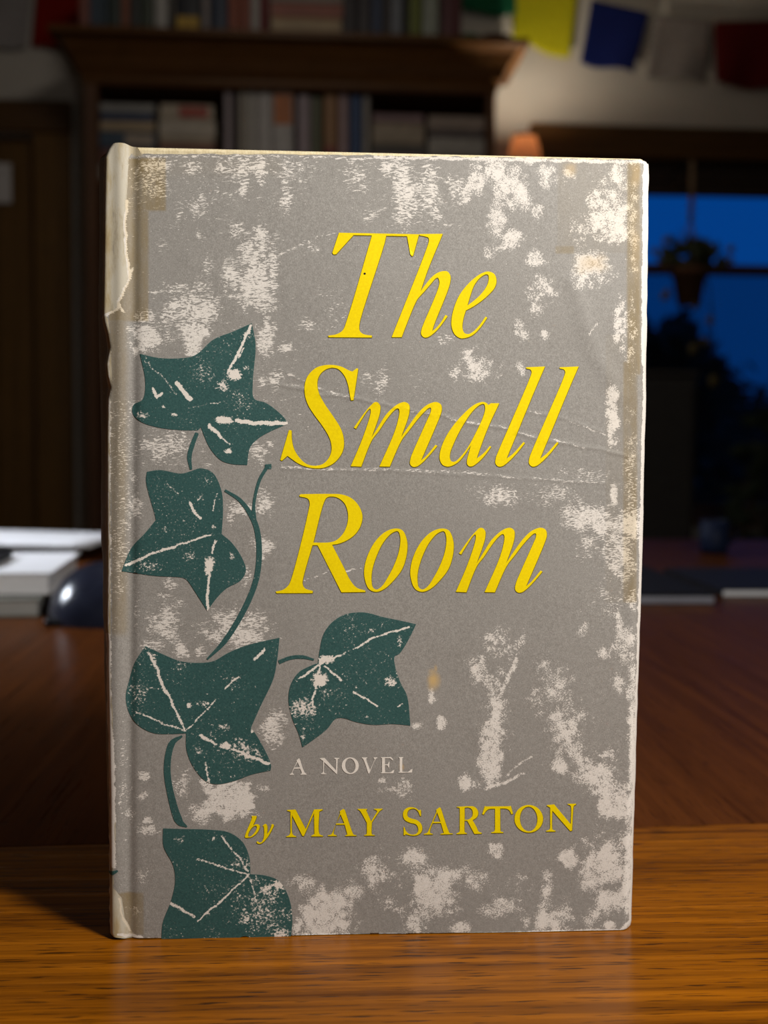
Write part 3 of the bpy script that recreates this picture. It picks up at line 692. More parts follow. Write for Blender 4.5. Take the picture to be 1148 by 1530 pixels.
box('skirt', mcx-mw*0.9, mcx+mw*0.9, mcy-ml*0.88, mcy+ml*0.88, TZ, TZ+0.006, M_black, ms, 0.002)

# papers and books at the left
def slab(name, p_right_front, width, depth, z0, th, mat, label, cat, rot=0.0, pages=None, bev=0.0015, group=None):
    x1, y0 = p_right_front[0], p_right_front[1]
    t = empty(name, (x1-width/2, y0+depth/2, z0), label, cat, group)
    pv = (x1, y0, z0)
    if pages:
        box('lower_cover', x1-width, x1, y0, y0+depth, z0, z0+th*0.1, mat, t, th*0.02, 1, rot, pv)
        box('upper_cover', x1-width, x1, y0, y0+depth, z0+th*0.9, z0+th, mat, t, th*0.02, 1, rot, pv)
        box('page_block', x1-width+0.003, x1-0.003, y0+0.002, y0+depth-0.003, z0+th*0.1, z0+th*0.9, pages, t, 0, 1, rot, pv)
        box('spine', x1-width, x1-width+0.0029, y0, y0+depth, z0+th*0.1, z0+th*0.9, mat, t, 0, 1, rot, pv)
    else:
        box('body', x1-width, x1, y0, y0+depth, z0, z0+th*0.7, mat, t, bev, 2, rot, pv)
        box('lid', x1-width, x1, y0, y0+depth, z0+th*0.7, z0+th, mat, t, bev, 2, rot, pv)
    return t
M_wpap = plain('white_paper', (0.72, 0.71, 0.72), 0.8, 0.05, 20)
M_gpap = plain('grey_green_board', (0.22, 0.22, 0.19), 0.7, 0.1, 20)
q0 = on(58, 921); sq = (q0[1]-CAM[1])/F_PX
slab('book', (on(62, 921)[0], q0[1]), 0.26, 0.17, TZ, 27*sq, M_gpap, 'grey book lying lowest under the white binder at the left', 'book', 0.10, plain('grey_pages', (0.34, 0.33, 0.31), 0.85, 0.1, 200))
z1_ = TZ+27*sq+0.0008
slab('binder', (on(84, 912)[0], q0[1]+0.015), 0.24, 0.15, z1_, 33*sq, M_wpap, 'thick white binder on the grey book at the left edge', 'binder', 0.06, M_wpap)
z2_ = z1_+33*sq+0.0006
slab('phone', (on(58, 880)[0]-0.01, q0[1]+0.05), 0.13, 0.07, z2_, 0.006, M_black, 'flat black phone lying on the white binder', 'phone', 0.05, None, 0.001)
pb = on(128, 842); 
v = []; f = []; n = 10
for j in range(n+1):
    for i in range(n+1):
        s, t = i/n, j/n
        v.append((pb[0]-0.34*(1-s)+0.02*t, pb[1]+0.02+0.21*t, TZ+0.0078+0.003*(1+math.sin(3*s+t))+0.001*math.sin(5*t)))
for j in range(n):
    for i in range(n): f.append((j*(n+1)+i, j*(n+1)+i+1, (j+1)*(n+1)+i+1, (j+1)*(n+1)+i))
pads = slab('notebook', (pb[0]-0.02, pb[1]+0.025), 0.3, 0.19, TZ, 0.0105, M_gpap, 'flat grey notebook behind the mouse under loose white sheets', 'notebook', 0.0, M_page)
for v_ in range(len(v)): v[v_] = (v[v_][0], v[v_][1], v[v_][2]+0.004)
o = pyd('paper_sheet', v, f, M_wpap, None, True); o.modifiers.new('thickness', 'SOLIDIFY').thickness = 0.0006
tag(o, 'loose white paper sheet on the notebook behind the mouse', 'paper')

# laptop and tablet at the right
c0 = on(1069, 903); sl = (c0[1]-CAM[1])/F_PX
M_lap = plain('laptop_shell', (0.012, 0.012, 0.014), 0.5, 0.1, 80, 0.06)
lt = slab('laptop', (c0[0], c0[1]), 0.30, 0.2, TZ, 17*sl, M_lap, 'closed black laptop right of the grey book', 'laptop', 0.0, None, 0.002)
for ch in lt.children:
    if ch.name.startswith('body'): ch.data.materials[0] = plain('laptop_base_shell', (0.24, 0.24, 0.28), 0.4, 0.1, 80)
c1 = on(1076, 892); st = (c1[1]-CAM[1])/F_PX
M_tab = plain('white_page_edges', (0.72, 0.72, 0.74), 0.7, 0.05, 40)
slab('notebook', (c1[0]+0.26, c1[1]), 0.26, 0.16, TZ, 12*st, M_black, 'thin black notebook with white page edges right of the laptop', 'notebook', 0.0, M_tab)
c2 = on(1067, 826); sm = (c2[1]-CAM[1])/F_PX
M_cup = plain('navy_glaze', (0.010, 0.018, 0.05), 0.55, 0.12, 40, 0.2)
cup = empty('mug', (c2[0], c2[1], TZ), 'small navy blue mug at the back of the table, right side', 'mug')
lathe('cup_body', [(0, TZ), (18*sm, TZ), (22*sm, TZ+10*sm), (22*sm, TZ+50*sm), (20*sm, TZ+50*sm), (19*sm, TZ+8*sm), (0, TZ+6*sm)], c2[0], c2[1], M_cup, cup, 28)
tube('handle', [(c2[0]+21*sm, c2[1], TZ+42*sm), (c2[0]+34*sm, c2[1], TZ+38*sm), (c2[0]+36*sm, c2[1], TZ+24*sm), (c2[0]+22*sm, c2[1], TZ+14*sm)], 3*sm, M_cup, cup)

# ------------------------------------------------------------------ the book
BW, BH, BT = 0.1440, 0.2109, 0.024
book = empty('book', (BW/2, BT/2, TZ), 'worn grey novel standing upright on the wooden table, green ivy and yellow title', 'book')

def path(txt, ox=0.0, oy=0.0, s=1.0, sub=6):
    """closed outline: 'x,y' points, '!' marks a corner; smooth through the others; crop units -> frame pixels"""
    P_ = []; C_ = []
    for w in txt.split():
        c = w.endswith('!'); x, y = w.rstrip('!').split(',')
        P_.append((ox+float(x)/s, oy+float(y)/s)); C_.append(c)
    n = len(P_); out = []
    for i in range(n):
        p1, p2 = np.array(P_[i]), np.array(P_[(i+1) % n])
        c1, c2 = C_[i], C_[(i+1) % n]
        if c1 and c2: out.append(tuple(p1)); continue
        p0 = np.array(P_[i-1]) if not c1 else 2*p1-p2
        p3 = np.array(P_[(i+2) % n]) if not c2 else 2*p2-p1
        if c1: p0 = p1+(p1-p2)*0.3
        if c2: p3 = p2+(p2-p1)*0.3
        d = lambda a, b: max(np.linalg.norm(b-a)**0.5, 1e-4)
        t0 = 0; t1 = t0+d(p0, p1); t2 = t1+d(p1, p2); t3 = t2+d(p2, p3)
        for k in range(sub):
            t = t1+(t2-t1)*k/sub
            A1 = p0*(t1-t)/(t1-t0)+p1*(t-t0)/(t1-t0); A2 = p1*(t2-t)/(t2-t1)+p2*(t-t1)/(t2-t1); A3 = p2*(t3-t)/(t3-t2)+p3*(t-t2)/(t3-t2)
            B1 = A1*(t2-t)/(t2-t0)+A2*(t-t0)/(t2-t0); B2 = A2*(t3-t)/(t3-t1)+A3*(t-t1)/(t3-t1)
            out.append(tuple(B1*(t2-t)/(t2-t1)+B2*(t-t1)/(t2-t1)))
    return np.array(out)
def ell(cx, cy, rx, ry, n=40, tilt=0.0):
    a = np.linspace(0, 2*np.pi, n, endpoint=False); c, s = np.cos(tilt), np.sin(tilt)
    x, y = rx*np.cos(a), ry*np.sin(a); return np.stack([cx+x*c-y*s, cy+x*s+y*c], 1)
def brush(pts, wid, ox=0.0, oy=0.0, s=1.0, sub=8):
    """open stroke with a width per point -> outline polygon"""
    p = np.array(pts, float)/s+np.array([ox, oy]); w = np.array(wid, float)/s
    m = (len(p)-1)*sub+1; u = np.linspace(0, len(p)-1, m); q = np.zeros((m, 2)); ww = np.interp(u, range(len(p)), w)
    pe = np.vstack([2*p[0]-p[1], p, 2*p[-1]-p[-2]])
    for k, t in enumerate(u):
        i = min(int(t), len(p)-2); f = t-i; a, b, c, d = pe[i], pe[i+1], pe[i+2], pe[i+3]
        q[k] = 0.5*(2*b+(c-a)*f+(2*a-5*b+4*c-d)*f*f+(3*b-a-3*c+d)*f**3)
    g = np.gradient(q, axis=0); nn = np.stack([-g[:, 1], g[:, 0]], 1); nn /= np.linalg.norm(nn, axis=1)[:, None]+1e-9
    return np.vstack([q+nn*ww[:, None]/2, (q-nn*ww[:, None]/2)[::-1]])
def inside(polys, x, y):
    r = np.zeros(len(x), bool)
    for p in polys:
        x1, y1 = p[:, 0], p[:, 1]; x2, y2 = np.roll(x1, -1), np.roll(y1, -1)
        for a, b, c, d in zip(x1, y1, x2, y2):
            if b == d: continue
            r ^= ((b > y) != (d > y)) & (x < (c-a)*(y-b)/(d-b)+a)
    return r
_rng = np.random.default_rng(4)
_ng = [_rng.random((64, 64)) for _ in range(4)]
def vnoise(x, y, cell, k=0):
    g = _ng[k]; u, v = np.asarray(x)/cell, np.asarray(y)/cell
    i, j = np.floor(u).astype(int), np.floor(v).astype(int); f, h = u-i, v-j; f = f*f*(3-2*f); h = h*h*(3-2*h)
    a, b, c, d = g[i % 64, j % 64], g[(i+1) % 64, j % 64], g[i % 64, (j+1) % 64], g[(i+1) % 64, (j+1) % 64]
    return (a*(1-f)+b*f)*(1-h)+(c*(1-f)+d*f)*h
def sstep(a, b, x):
    t = np.clip((x-a)/(b-a), 0, 1); return t*t*(3-2*t)
def pdist(x, y, pts):
    d = np.full(np.shape(x), 1e9)
    for (ax, ay), (bx, by) in zip(pts[:-1], pts[1:]):
        dx, dy = bx-ax, by-ay; t = np.clip(((x-ax)*dx+(y-ay)*dy)/(dx*dx+dy*dy+1e-9), 0, 1)
        d = np.minimum(d, np.hypot(x-ax-t*dx, y-ay-t*dy))
    return d
def paint(w, x, y, blobs, strokes, ox=0.0, oy=0.0, s=1.0, feather0=2.2, lowb=0.38, vs=1.0):
    for x0, x1, y0, y1, v in blobs:
        cx, cy = ox+(x0+x1)/2/s, oy+(y0+y1)/2/s; hx, hy = (x1-x0)/2/s+0.5, (y1-y0)/2/s+0.5
        sel = (np.abs(x-cx) < hx*2+8) & (np.abs(y-cy) < hy*2+8)
        if not sel.any(): continue
        xs_, ys_ = x[sel], y[sel]
        wx = (vnoise(xs_, ys_, 17, 0)-0.5)*0.7+(vnoise(xs_, ys_, 7, 1)-0.5)*0.45
        r_ = (np.abs((xs_-cx)/hx)**2.4+np.abs((ys_-cy)/hy)**2.4)**(1/2.4)+wx
        w[sel] = np.maximum(w[sel], (v*1.3+lowb)*(1-sstep(0.05, 1.75, r_))-lowb)
    for pts, wd, v, *ft in strokes:
        feather = ft[0] if ft else feather0; wd = wd*vs
        p = [(ox+a/s, oy+b/s) for a, b in pts]; h = wd/s/2
        xa = [q[0] for q in p]; ya = [q[1] for q in p]; m = h+feather+3
        sel = (x > min(xa)-m) & (x < max(xa)+m) & (y > min(ya)-m) & (y < max(ya)+m)
        if not sel.any(): continue
        xs_, ys_ = x[sel], y[sel]
        dd = pdist(xs_+(vnoise(xs_, ys_, 9, 2)-0.5)*3, ys_+(vnoise(xs_, ys_, 9, 3)-0.5)*3, p)
        w[sel] = np.maximum(w[sel], (v+0.1+lowb)*(1-sstep(max(h-feather*0.5, 0), h+feather, dd))-lowb)
    return w

# where the print is rubbed off the jacket: x0, x1, y0, y1, strength (frame pixels at the cover)
WEAR = [(192,262,233,262,.55),(334,404,232,272,.5),(374,401,232,271,.8),(355,373,262,304,.6),(320,336,240,262,.5),(270,306,236,262,.38),(280,312,285,332,.38),(420,432,268,322,.5),
 (196,248,236,312,.38),(290,306,345,362,.35),(258,280,300,345,.3),(345,365,330,352,.45),(300,320,380,410,.3),(235,250,355,375,.3),
 (360,408,362,465,.88),(330,362,385,440,.55),(365,411,340,378,.5),(385,402,385,430,.95),(362,380,420,470,.75),(242,325,427,500,.58),(288,322,438,492,.82),(392,405,470,500,.6),
 (191,241,485,530,.8),(262,322,470,535,.74),(200,235,460,490,.5),(384,410,472,540,.68),(414,441,512,528,.72),(384,402,560,582,.55),(400,424,556,582,.5),(240,262,495,520,.4),
 (205,290,640,692,.48),(365,406,655,692,.55),(398,410,655,672,.6),(188,212,580,620,.35),(232,262,660,680,.55),(300,320,690,700,.3),
 (190,216,732,778,.5),(192,206,700,730,.4),(330,402,748,768,.5),(336,352,760,792,.66),(380,411,732,772,.55),(374,406,800,832,.55),(384,400,826,842,.6),(360,378,840,880,.3),
 (292,407,908,972,.58),(330,402,936,966,.72),(216,281,895,968,.55),(240,268,862,882,.45),(258,282,956,984,.8),(203,262,950,978,.5),(286,312,960,980,.5),(230,256,880,905,.4),
 (386,432,1062,1116,.6),(395,412,1068,1096,.75),(300,381,1160,1226,1.0),(318,372,1168,1205,1.1),(255,292,1148,1192,.5),(204,224,1150,1166,.72),(204,222,1178,1196,.5),(202,236,1228,1248,.58),(282,338,1190,1236,.55),(385,405,1172,1186,.45),
 (188,236,1282,1334,.32),(180,205,1200,1232,.35),(212,232,1218,1232,.5),(190,215,1340,1390,.3),(172,200,1050,1330,.22),(168,206,560,960,.22),(196,212,880,960,.35),
 (453,535,1320,1403,.82),(458,504,1348,1403,1.0),(432,478,1298,1342,.5),(434,452,1380,1400,.7),(536,587,1270,1328,.58),(600,648,1266,1294,.72),(640,700,1286,1328,.72),(606,686,1290,1384,.74),(612,650,1300,1350,.9),
 (672,704,1372,1397,.72),(728,751,1260,1280,.95),(719,790,1336,1374,.48),(785,873,1350,1398,.6),(796,824,1354,1394,.85),(808,824,1308,1352,.6),(832,870,1266,1298,.72),(862,946,1242,1328,.78),(872,906,1260,1312,.95),
 (888,946,1318,1362,.72),(900,918,1375,1388,.9),(930,948,1200,1388,.86),(598,640,1352,1398,.55),(690,720,1300,1330,.5),(745,800,1300,1340,.3),(560,600,1335,1365,.3),
 (698,730,978,1022,.6),(720,758,1008,1086,.6),(766,790,940,982,.4),(714,770,932,986,.42),(712,760,1070,1118,.86),(716,748,1106,1166,.95),(785,866,988,1072,.46),(812,878,1056,1128,.6),(826,848,1130,1157,.7),
 (860,938,1124,1196,.68),(872,910,1140,1176,.82),(890,955,1180,1222,.9),(914,958,912,1018,.55),(916,936,915,955,.75),(912,938,998,1034,.72),(936,956,1008,1222,.85),(680,703,1157,1180,.85),(651,668,1071,1091,.68),
 (638,653,1030,1060,.66),(864,888,922,952,.46),(890,918,964,986,.45),(562,582,1160,1172,.5),(588,616,1158,1192,.48),(562,602,1174,1184,.55),(608,634,1078,1090,.6),(700,720,1165,1178,.5),(636,642,1000,1012,.3),
 (722,755,233,270,.92),(690,726,238,302,.55),(734,796,245,312,.62),(728,760,308,358,.85),(745,781,338,374,.76),(795,832,238,286,.52),(780,800,232,250,.7),(793,817,304,328,.48),(720,740,364,386,.4),(778,818,368,404,.52),
 (786,838,408,452,.56),(868,943,276,370,.74),(895,940,300,368,.88),(856,917,366,438,.58),(860,900,368,412,.78),(910,938,238,284,.6),(915,934,440,520,.62),(764,782,472,502,.5),(790,812,452,475,.5),(840,866,250,276,.4),
 (566,595,233,268,.58),(584,627,246,334,.66),(592,612,250,300,.6),(625,663,250,328,.6),(660,702,258,308,.46),(512,554,238,294,.38),(408,465,238,270,.45),(420,435,268,330,.58),(398,417,364,452,.58),(440,480,474,496,.34),(540,566,298,340,.28),
 (762,793,484,508,.5),(805,822,490,508,.58),(674,737,520,578,.56),(690,716,528,560,.7),(768,788,538,560,.5),(906,926,574,670,.72),(914,934,488,522,.7),(826,922,694,722,.33),(712,775,718,756,.56),(782,879,720,760,.36),
 (838,922,752,802,.66),(876,918,770,800,.75),(912,924,724,756,.75),(918,964,756,812,.72),(560,582,553,588,.46),(540,560,550,575,.3),(898,962,776,872,.6),(858,902,788,832,.48),(878,958,868,934,.3),(930,956,880,920,.55),
 (936,957,245,420,.42),(934,955,420,600,.34),(930,953,600,900,.36),(166,190,740,950,.3),(690,945,235,430,-.05),(770,948,920,1222,-.05),(425,948,1250,1402,-.02),(810,955,690,890,-.04),(540,700,232,345,-.03),(192,430,232,335,-.05),(198,425,880,990,-.02),(188,430,465,705,-.03),(165,192,480,950,.12),(166,196,950,1330,.04),(170,215,1333,1396,.05),(640,700,330,345,.3),(650,690,490,520,.25),(455,480,360,380,.3),(480,520,440,500,.15),(690,740,660,690,.2)]
SCR = [([(716,985),(728,1015),(742,1045)],12,.42,18),([(742,1045),(741,1090),(733,1162)],9,.75,17),([(746,1040),(757,1018),(773,984)],5,.8,7),([(728,1120),(738,1095)],20,.7,14),([(772,984),(782,950)],5,.35,9),
 ([(460,1400),(480,1365),(500,1340),(528,1332)],28,.55,22),([(612,1282),(640,1320),(625,1372)],28,.5,24),([(640,1300),(690,1300),(722,1310)],16,.48,16),([(802,1392),(813,1345),(820,1305)],14,.55,14),
 ([(952,1212),(905,1172),(872,1142),(850,1110)],20,.52,26),([(942,1250),(900,1290),(882,1318)],24,.58,24),([(942,1325),(905,1345),(880,1375)],16,.48,18),([(945,1000),(950,1100),(948,1200)],10,.55,14),
 ([(738,240),(748,290),(744,345),(768,368)],18,.5,18),([(768,255),(788,305)],16,.45,18),([(692,302),(716,250)],14,.55,14),([(868,345),(925,305),(925,255)],26,.45,28),([(890,385),(865,425)],14,.6,16),
 ([(850,765),(905,782),(950,790)],22,.55,20),([(600,250),(606,320)],26,.5,18),([(640,255),(650,320)],18,.45,16),([(385,372),(380,420),(398,455)],26,.6,16),([(300,440),(285,490)],30,.45,20),
 ([(815,995),(835,1050),(860,1110)],26,.3,26),([(935,470),(930,520)],10,.5,10),([(915,580),(914,660)],9,.6,8),([(726,1177),(752,1170),(782,1155)],5,.7),([(755,1160),(775,1142),(796,1128)],3,.55),
 ([(190,300),(187,330),(189,385),(193,415),(185,436),(179,450),(176,461),(165,468),(153,474)],4.2,1.2),([(193,415),(199,401)],3,1.1),([(179,458),(184,466)],3,1.0),
 ([(222,437),(262,434)],2.0,.85),([(404,388),(440,370),(478,354),(502,349)],1.6,.62),([(545,327),(578,311)],1.6,.5),
 ([(421,697),(470,700),(540,701),(600,702),(660,704),(700,706),(760,712)],4.0,.34),([(760,712),(820,716),(900,722)],2.2,.45),
 ([(418,552),(440,562),(470,578),(495,588)],2.4,.3),([(418,573),(450,577),(480,582)],2,.42),([(480,582),(500,588),(520,594)],2.4,.42),([(592,612),(625,616),(655,620)],2.4,.36),([(668,623),(690,630),(720,634),(745,636),(757,640)],2.4,.55),
 ([(757,640),(780,648),(800,654)],2.4,.45),([(822,655),(850,662),(880,672)],2.6,.4),([(780,612),(810,618)],1.5,.4),([(845,627),(880,640),(905,650)],2,.45),
 ([(455,866),(475,862),(492,852)],1.6,.5),([(515,853),(540,848)],1.8,.65),([(880,500),(893,482)],2,.6),([(230,250),(260,244)],2,.6),
 ([(971,246),(969,400),(967,540)],17,1.3),([(967,540),(964,700),(961,830)],9,1.0),([(961,830),(956,1000),(950,1200),(945,1388)],7,1.1),
 ([(205,1402),(420,1400),(700,1395),(940,1387)],3.0,.85),([(560,235),(760,238.5),(960,242)],5,.8),([(205,234),(380,234),(560,238)],2.5,.5),
 ([(176,1395),(210,1399)],6,1.1),([(161,950),(163,1050),(166,1100),(168,1150),(169,1200),(169,1290)],9,1.15),([(163,500),(164,600),(163,720),(164,850),(163,940)],4,.95),([(178,1340),(184,1370),(195,1392)],4,1.0),([(930,1386),(943,1378),(946,1350)],5,.95)]
LX = np.array([(214,166),(222,160),(235,154.5),(300,153.5),(400,152.5),(470,151.5),(482,153),(500,158),(520,161),(545,156),(560,157),(580,162),(600,158),(650,157),(720,157),(850,157.5),(940,157),(960,158.5),(1000,158.5),(1100,160.5),(1200,162),(1300,162.5),(1395,163.5),(1405,170)], float)
RX = np.array([(236,970),(243,972.5),(400,970.5),(600,968),(750,964.5),(850,962),(950,958.5),(1050,955.5),(1200,951),(1300,948),(1382,946),(1390,944)], float)
TOPY = np.array([(150,224),(160,218),(168,213.5),(178,213),(190,216),(205,219),(212,230),(260,230.5),(400,231.2),(560,232.6),(640,234),(740,235.6),(860,237.4),(945,238.6),(968,239.6),(975,243)], float)
BOTY = np.array([(150,1396),(166,1397),(185,1402),(205,1404.5),(420,1402),(700,1396),(930,1389.5),(943,1388.6),(948,1386)], float)
CREASE = [([(418,575),(450,580),(480,590),(525,593),(600,611),(660,622),(700,632),(757,640),(800,655),(850,664),(900,672),(945,684)], 2.4, 0.00010),
          ([(780,613),(840,624),(900,645)], 2.2, 0.00006), ([(421,700),(600,704),(760,713),(905,722)], 2.4, 0.00006), ([(418,552),(470,578),(500,590)], 2.2, 0.00005),
          ([(858,420),(870,470),(890,530),(925,590)], 14, 0.00022), ([(280,385),(310,360),(345,310)], 12, 0.00012), ([(500,345),(590,305)], 2, 0.00005)]
def surf(px, py):
    """depth of the jacket face behind the plane y = 0 (negative = towards the viewer)"""
    L_ = np.interp(py, LX[:, 0], LX[:, 1]); R_ = np.interp(py, RX[:, 0], RX[:, 1])
    d = np.full(np.shape(px), -0.00035)
    d = d+0.0013*np.clip(1-(px-L_)/7.0, 0, 1)**2
    d = d+0.0026*np.clip(1-(R_-px)/17.0, 0, 1)**2.2
    gx = 197+3*np.sin(py/260.0)
    d = d+0.00055*np.exp(-((px-gx)/8.0)**2)-0.00045*np.exp(-((px-gx+20)/9.0)**2)
    d = d+0.00022*np.sin(px/140.0+py/310.0)+0.00012*np.sin(px/61.0-py/97.0+1.0)+(vnoise(px, py, 60, 3)-0.5)*0.00016
    for pts, wd, am in CREASE:
        xa = [q[0] for q in pts]; ya = [q[1] for q in pts]; m = wd*4
        sel = (px > min(xa)-m) & (px < max(xa)+m) & (py > min(ya)-m) & (py < max(ya)+m)
        if sel.any():
            dd = pdist(px[sel], py[sel]+(vnoise(px[sel], py[sel], 13, 1)-0.5)*3, pts); d[sel] -= am*np.exp(-(dd/wd)**2)
    return d

# jacket front: a fine grid laid out in frame pixels of the upright cover plane
NX, NY = 401, 581
sgrid, tgrid = np.meshgrid(np.linspace(0, 1, NX), np.linspace(0, 1, NY))
py = 215+tgrid*1188.0
for _ in range(3):
    lx_ = np.interp(py, LX[:, 0], LX[:, 1])+(vnoise(py, py*0, 9, 2)-0.5)*2.0; rx_ = np.interp(py, RX[:, 0], RX[:, 1])+(vnoise(py, py*0, 22, 1)-0.5)*0.9
    px = lx_+(rx_-lx_)*sgrid
    ty = np.interp(px, TOPY[:, 0], TOPY[:, 1])+(vnoise(px, px*0, 11, 0)-0.5)*2.2; by = np.interp(px, BOTY[:, 0], BOTY[:, 1])+(vnoise(px, px*0, 14, 3)-0.5)*1.4
    py = ty+(by-ty)*tgrid
px, py = px.ravel(), py.ravel()
fx, fz = cov(px, py); fy = surf(px, py); fz = np.maximum(fz, TZ+0.0002)
wear = np.full(px.shape, -0.40); wear += (vnoise(px, py, 90, 0)-0.5)*0.3
dens = sstep(520, 720, px)*0.10; wear += dens
wear = paint(wear, px, py, WEAR, [q for q in SCR if len(q) > 3]); wear = np.minimum(wear, 0.86)
wear = paint(wear, px, py, [], [q for q in SCR if len(q) == 3])
left = np.interp(py, LX[:, 0], LX[:, 1])
def rect(x0, x1, y0, y1, v, e=1.5): return v*sstep(x0-e, x0+e, px)*(1-sstep(x1-e, x1+e, px))*sstep(y0-e, y0+e, py)*(1-sstep(y1-e, y1+e, py))
tape = (px > np.interp(py, [215,300,330,385,415,450,472,500,1325,1397],[192,187,187,189,193,178,162,165,171,186]))*np.maximum.reduce([rect(150, 248, 236, 315, 1.0), rect(150, 222, 314, 480, .85), rect(150, 190, 470, 948, .55, 6), rect(168, 215, 1333, 1396, .8), rect(937, 957, 243, 560, .85, 2.5), rect(931, 952, 540, 900, .75, 2.5),
                          rect(833, 938, 240, 378, .16), rect(830, 858, 368, 379, .6), rect(905, 940, 500, 900, .12), rect(180, 420, 234, 262, .12, 12)])
torn = np.interp(py, [215, 235, 300, 330, 385, 415, 436, 450, 461, 472, 476, 500, 560, 600, 940, 960, 1050, 1150, 1250, 1325, 1340, 1370, 1397],
                     [205, 192, 190, 187, 189, 193, 185, 179, 176, 158, 162, 165, 168, 165, 166, 165, 169, 173, 174, 171, 182, 186, 200])
cream = 0.95*(1-sstep(-3, 3, px-torn))
cream = np.maximum(cream, 0.75*(1-sstep(0, 30, np.abs(px-205)))*(1-sstep(218, 262, py)))
cream = np.where(px < torn, np.where((py > 240) & (py < 470), 0.54+0.35*(1-sstep(2, 17, px-left)), cream), cream)
cream = np.where((px < torn) & (py > 945) & (py < 1335), 0.55, cream)
cream = np.maximum(cream, 0.5*np.clip(1-(np.interp(py, RX[:, 0], RX[:, 1])-px)/5, 0, 1)*(py > 850))
dirt = np.zeros(px.shape)
for x0, x1, y0, y1, v in ((641, 655, 1006, 1027, .95), (650, 653, 994, 1003, .6), (868, 902, 382, 406, .45), (846, 862, 243, 262, .45), (945, 957, 250, 275, .35), (945, 956, 330, 400, .25), (598, 603, 1142, 1149, .8)):
    paint(dirt, px, py, [(x0, x1, y0, y1, v)], [], lowb=0.0)
style = np.maximum(sstep(630, 740, px)*(1-sstep(640, 760, py)), 0)
style = np.maximum(style, sstep(850, 960, py)*sstep(380, 470, px)); style = np.maximum(style, sstep(640, 800, py)*0.35); style = np.maximum(style, 0.6*sstep(470, 520, py)*(1-sstep(520, 640, py))*(px < 330))
style = np.maximum(style, 0.7*sstep(1130, 1180, py))

NV0 = NX*NY
ii, jj = np.meshgrid(np.arange(NX-1), np.arange(NY-1)); a_ = (jj*NX+ii).ravel()
quads = [np.stack([a_, a_+NX, a_+NX+1, a_+1], 1)]
verts = [np.stack([fx, fy, fz], 1)]
att = {'wear': [wear], 'tape': [tape], 'cream': [cream], 'dirt': [dirt], 'style': [style]}
nv = NV0
def strip(edge, rows_xyz, w, tp, cr, flip):
    """continue the jacket from a column of existing vertices through further columns"""
    global nv
    prev = np.array(edge)
    for c in rows_xyz:
        k = np.arange(nv, nv+len(c)); verts.append(c); nv += len(c)
        for nm, v in (('wear', w), ('tape', tp), ('cream', cr), ('dirt', 0.0), ('style', 0.4)): att[nm].append(np.full(len(c), v))
        q = np.stack([prev[:-1], prev[1:], k[1:], k[:-1]], 1); quads.append(q if flip else q[:, ::-1]); prev = k
    return prev
eL = np.arange(NY)*NX; eR = eL+NX-1
base_ = verts[0]; L3 = base_[eL]; R3 = base_[eR]
spn = np.sin(np.linspace(0, np.pi, 15))
cols = []
zl = L3[:, 2]; tz_ = np.clip((zl-TZ)/BH, 0, 1); bul = np.interp(tz_, [0, .12, .5, .8, 1], [.0012, .0022, .0036, .0039, .0036])+(vnoise(zl*6000, zl*0, 60, 1)-0.5)*0.0004
ztopc = np.minimum(zl, TZ+0.2090)
for k in range(1, 15):
    c = L3.copy(); c[:, 1] = L3[:, 1]+0.0006+(BT-0.001)*k/14; u = min(1, k/2.0)
    c[:, 0] = L3[:, 0]*(1-u)+(0.0005-bul*spn[k])*u if k < 14 else 0.0006
    c[:, 2] = np.where(tz_ > 0.97, ztopc if k > 1 else (zl+ztopc)/2, zl); cols.append(c)
bk = strip(eL, cols, 0.0, 1.0, 0.22, False)
cols = []
for k in range(1, 9):
    c = verts[-1].copy() if k == 1 else cols[-1].copy(); c[:, 0] = 0.0006+(BW-0.0012)*k/8; c[:, 1] = BT+0.0002; cols.append(c)
bk = strip(bk, cols, 0.1, 0.1, 0.0, False)
cols = []
for dx, yy in ((0.0003, 0.0026), (-0.0004, 0.0034), (-0.0012, 0.0037), (-0.035, 0.00375), (-0.07, 0.0038)):
    c = R3.copy(); c[:, 0] = R3[:, 0]+dx if dx > -0.01 else BW+dx; c[:, 1] = yy; cols.append(c)
strip(eR, cols, 0.9, 0.0, 0.0, True)
V = np.concatenate(verts); Q = np.concatenate(quads)
me = bpy.data.meshes.new('dust_jacket'); me.vertices.add(len(V)); me.vertices.foreach_set('co', V.ravel().astype(np.float32))
me.loops.add(len(Q)*4); me.loops.foreach_set('vertex_index', Q.ravel().astype(np.int32)); me.polygons.add(len(Q))
me.polygons.foreach_set('loop_start', (np.arange(len(Q))*4).astype(np.int32)); me.update(calc_edges=True); me.validate()
for nm, parts in att.items():
    k = me.attributes.new(nm, 'FLOAT', 'POINT'); k.data.foreach_set('value', np.concatenate(parts).astype(np.float32))
jacket = link(me, 'dust_jacket', M_jacket, book, True)
jacket['label'] = 'scuffed grey paper dust jacket with torn taped spine edge'

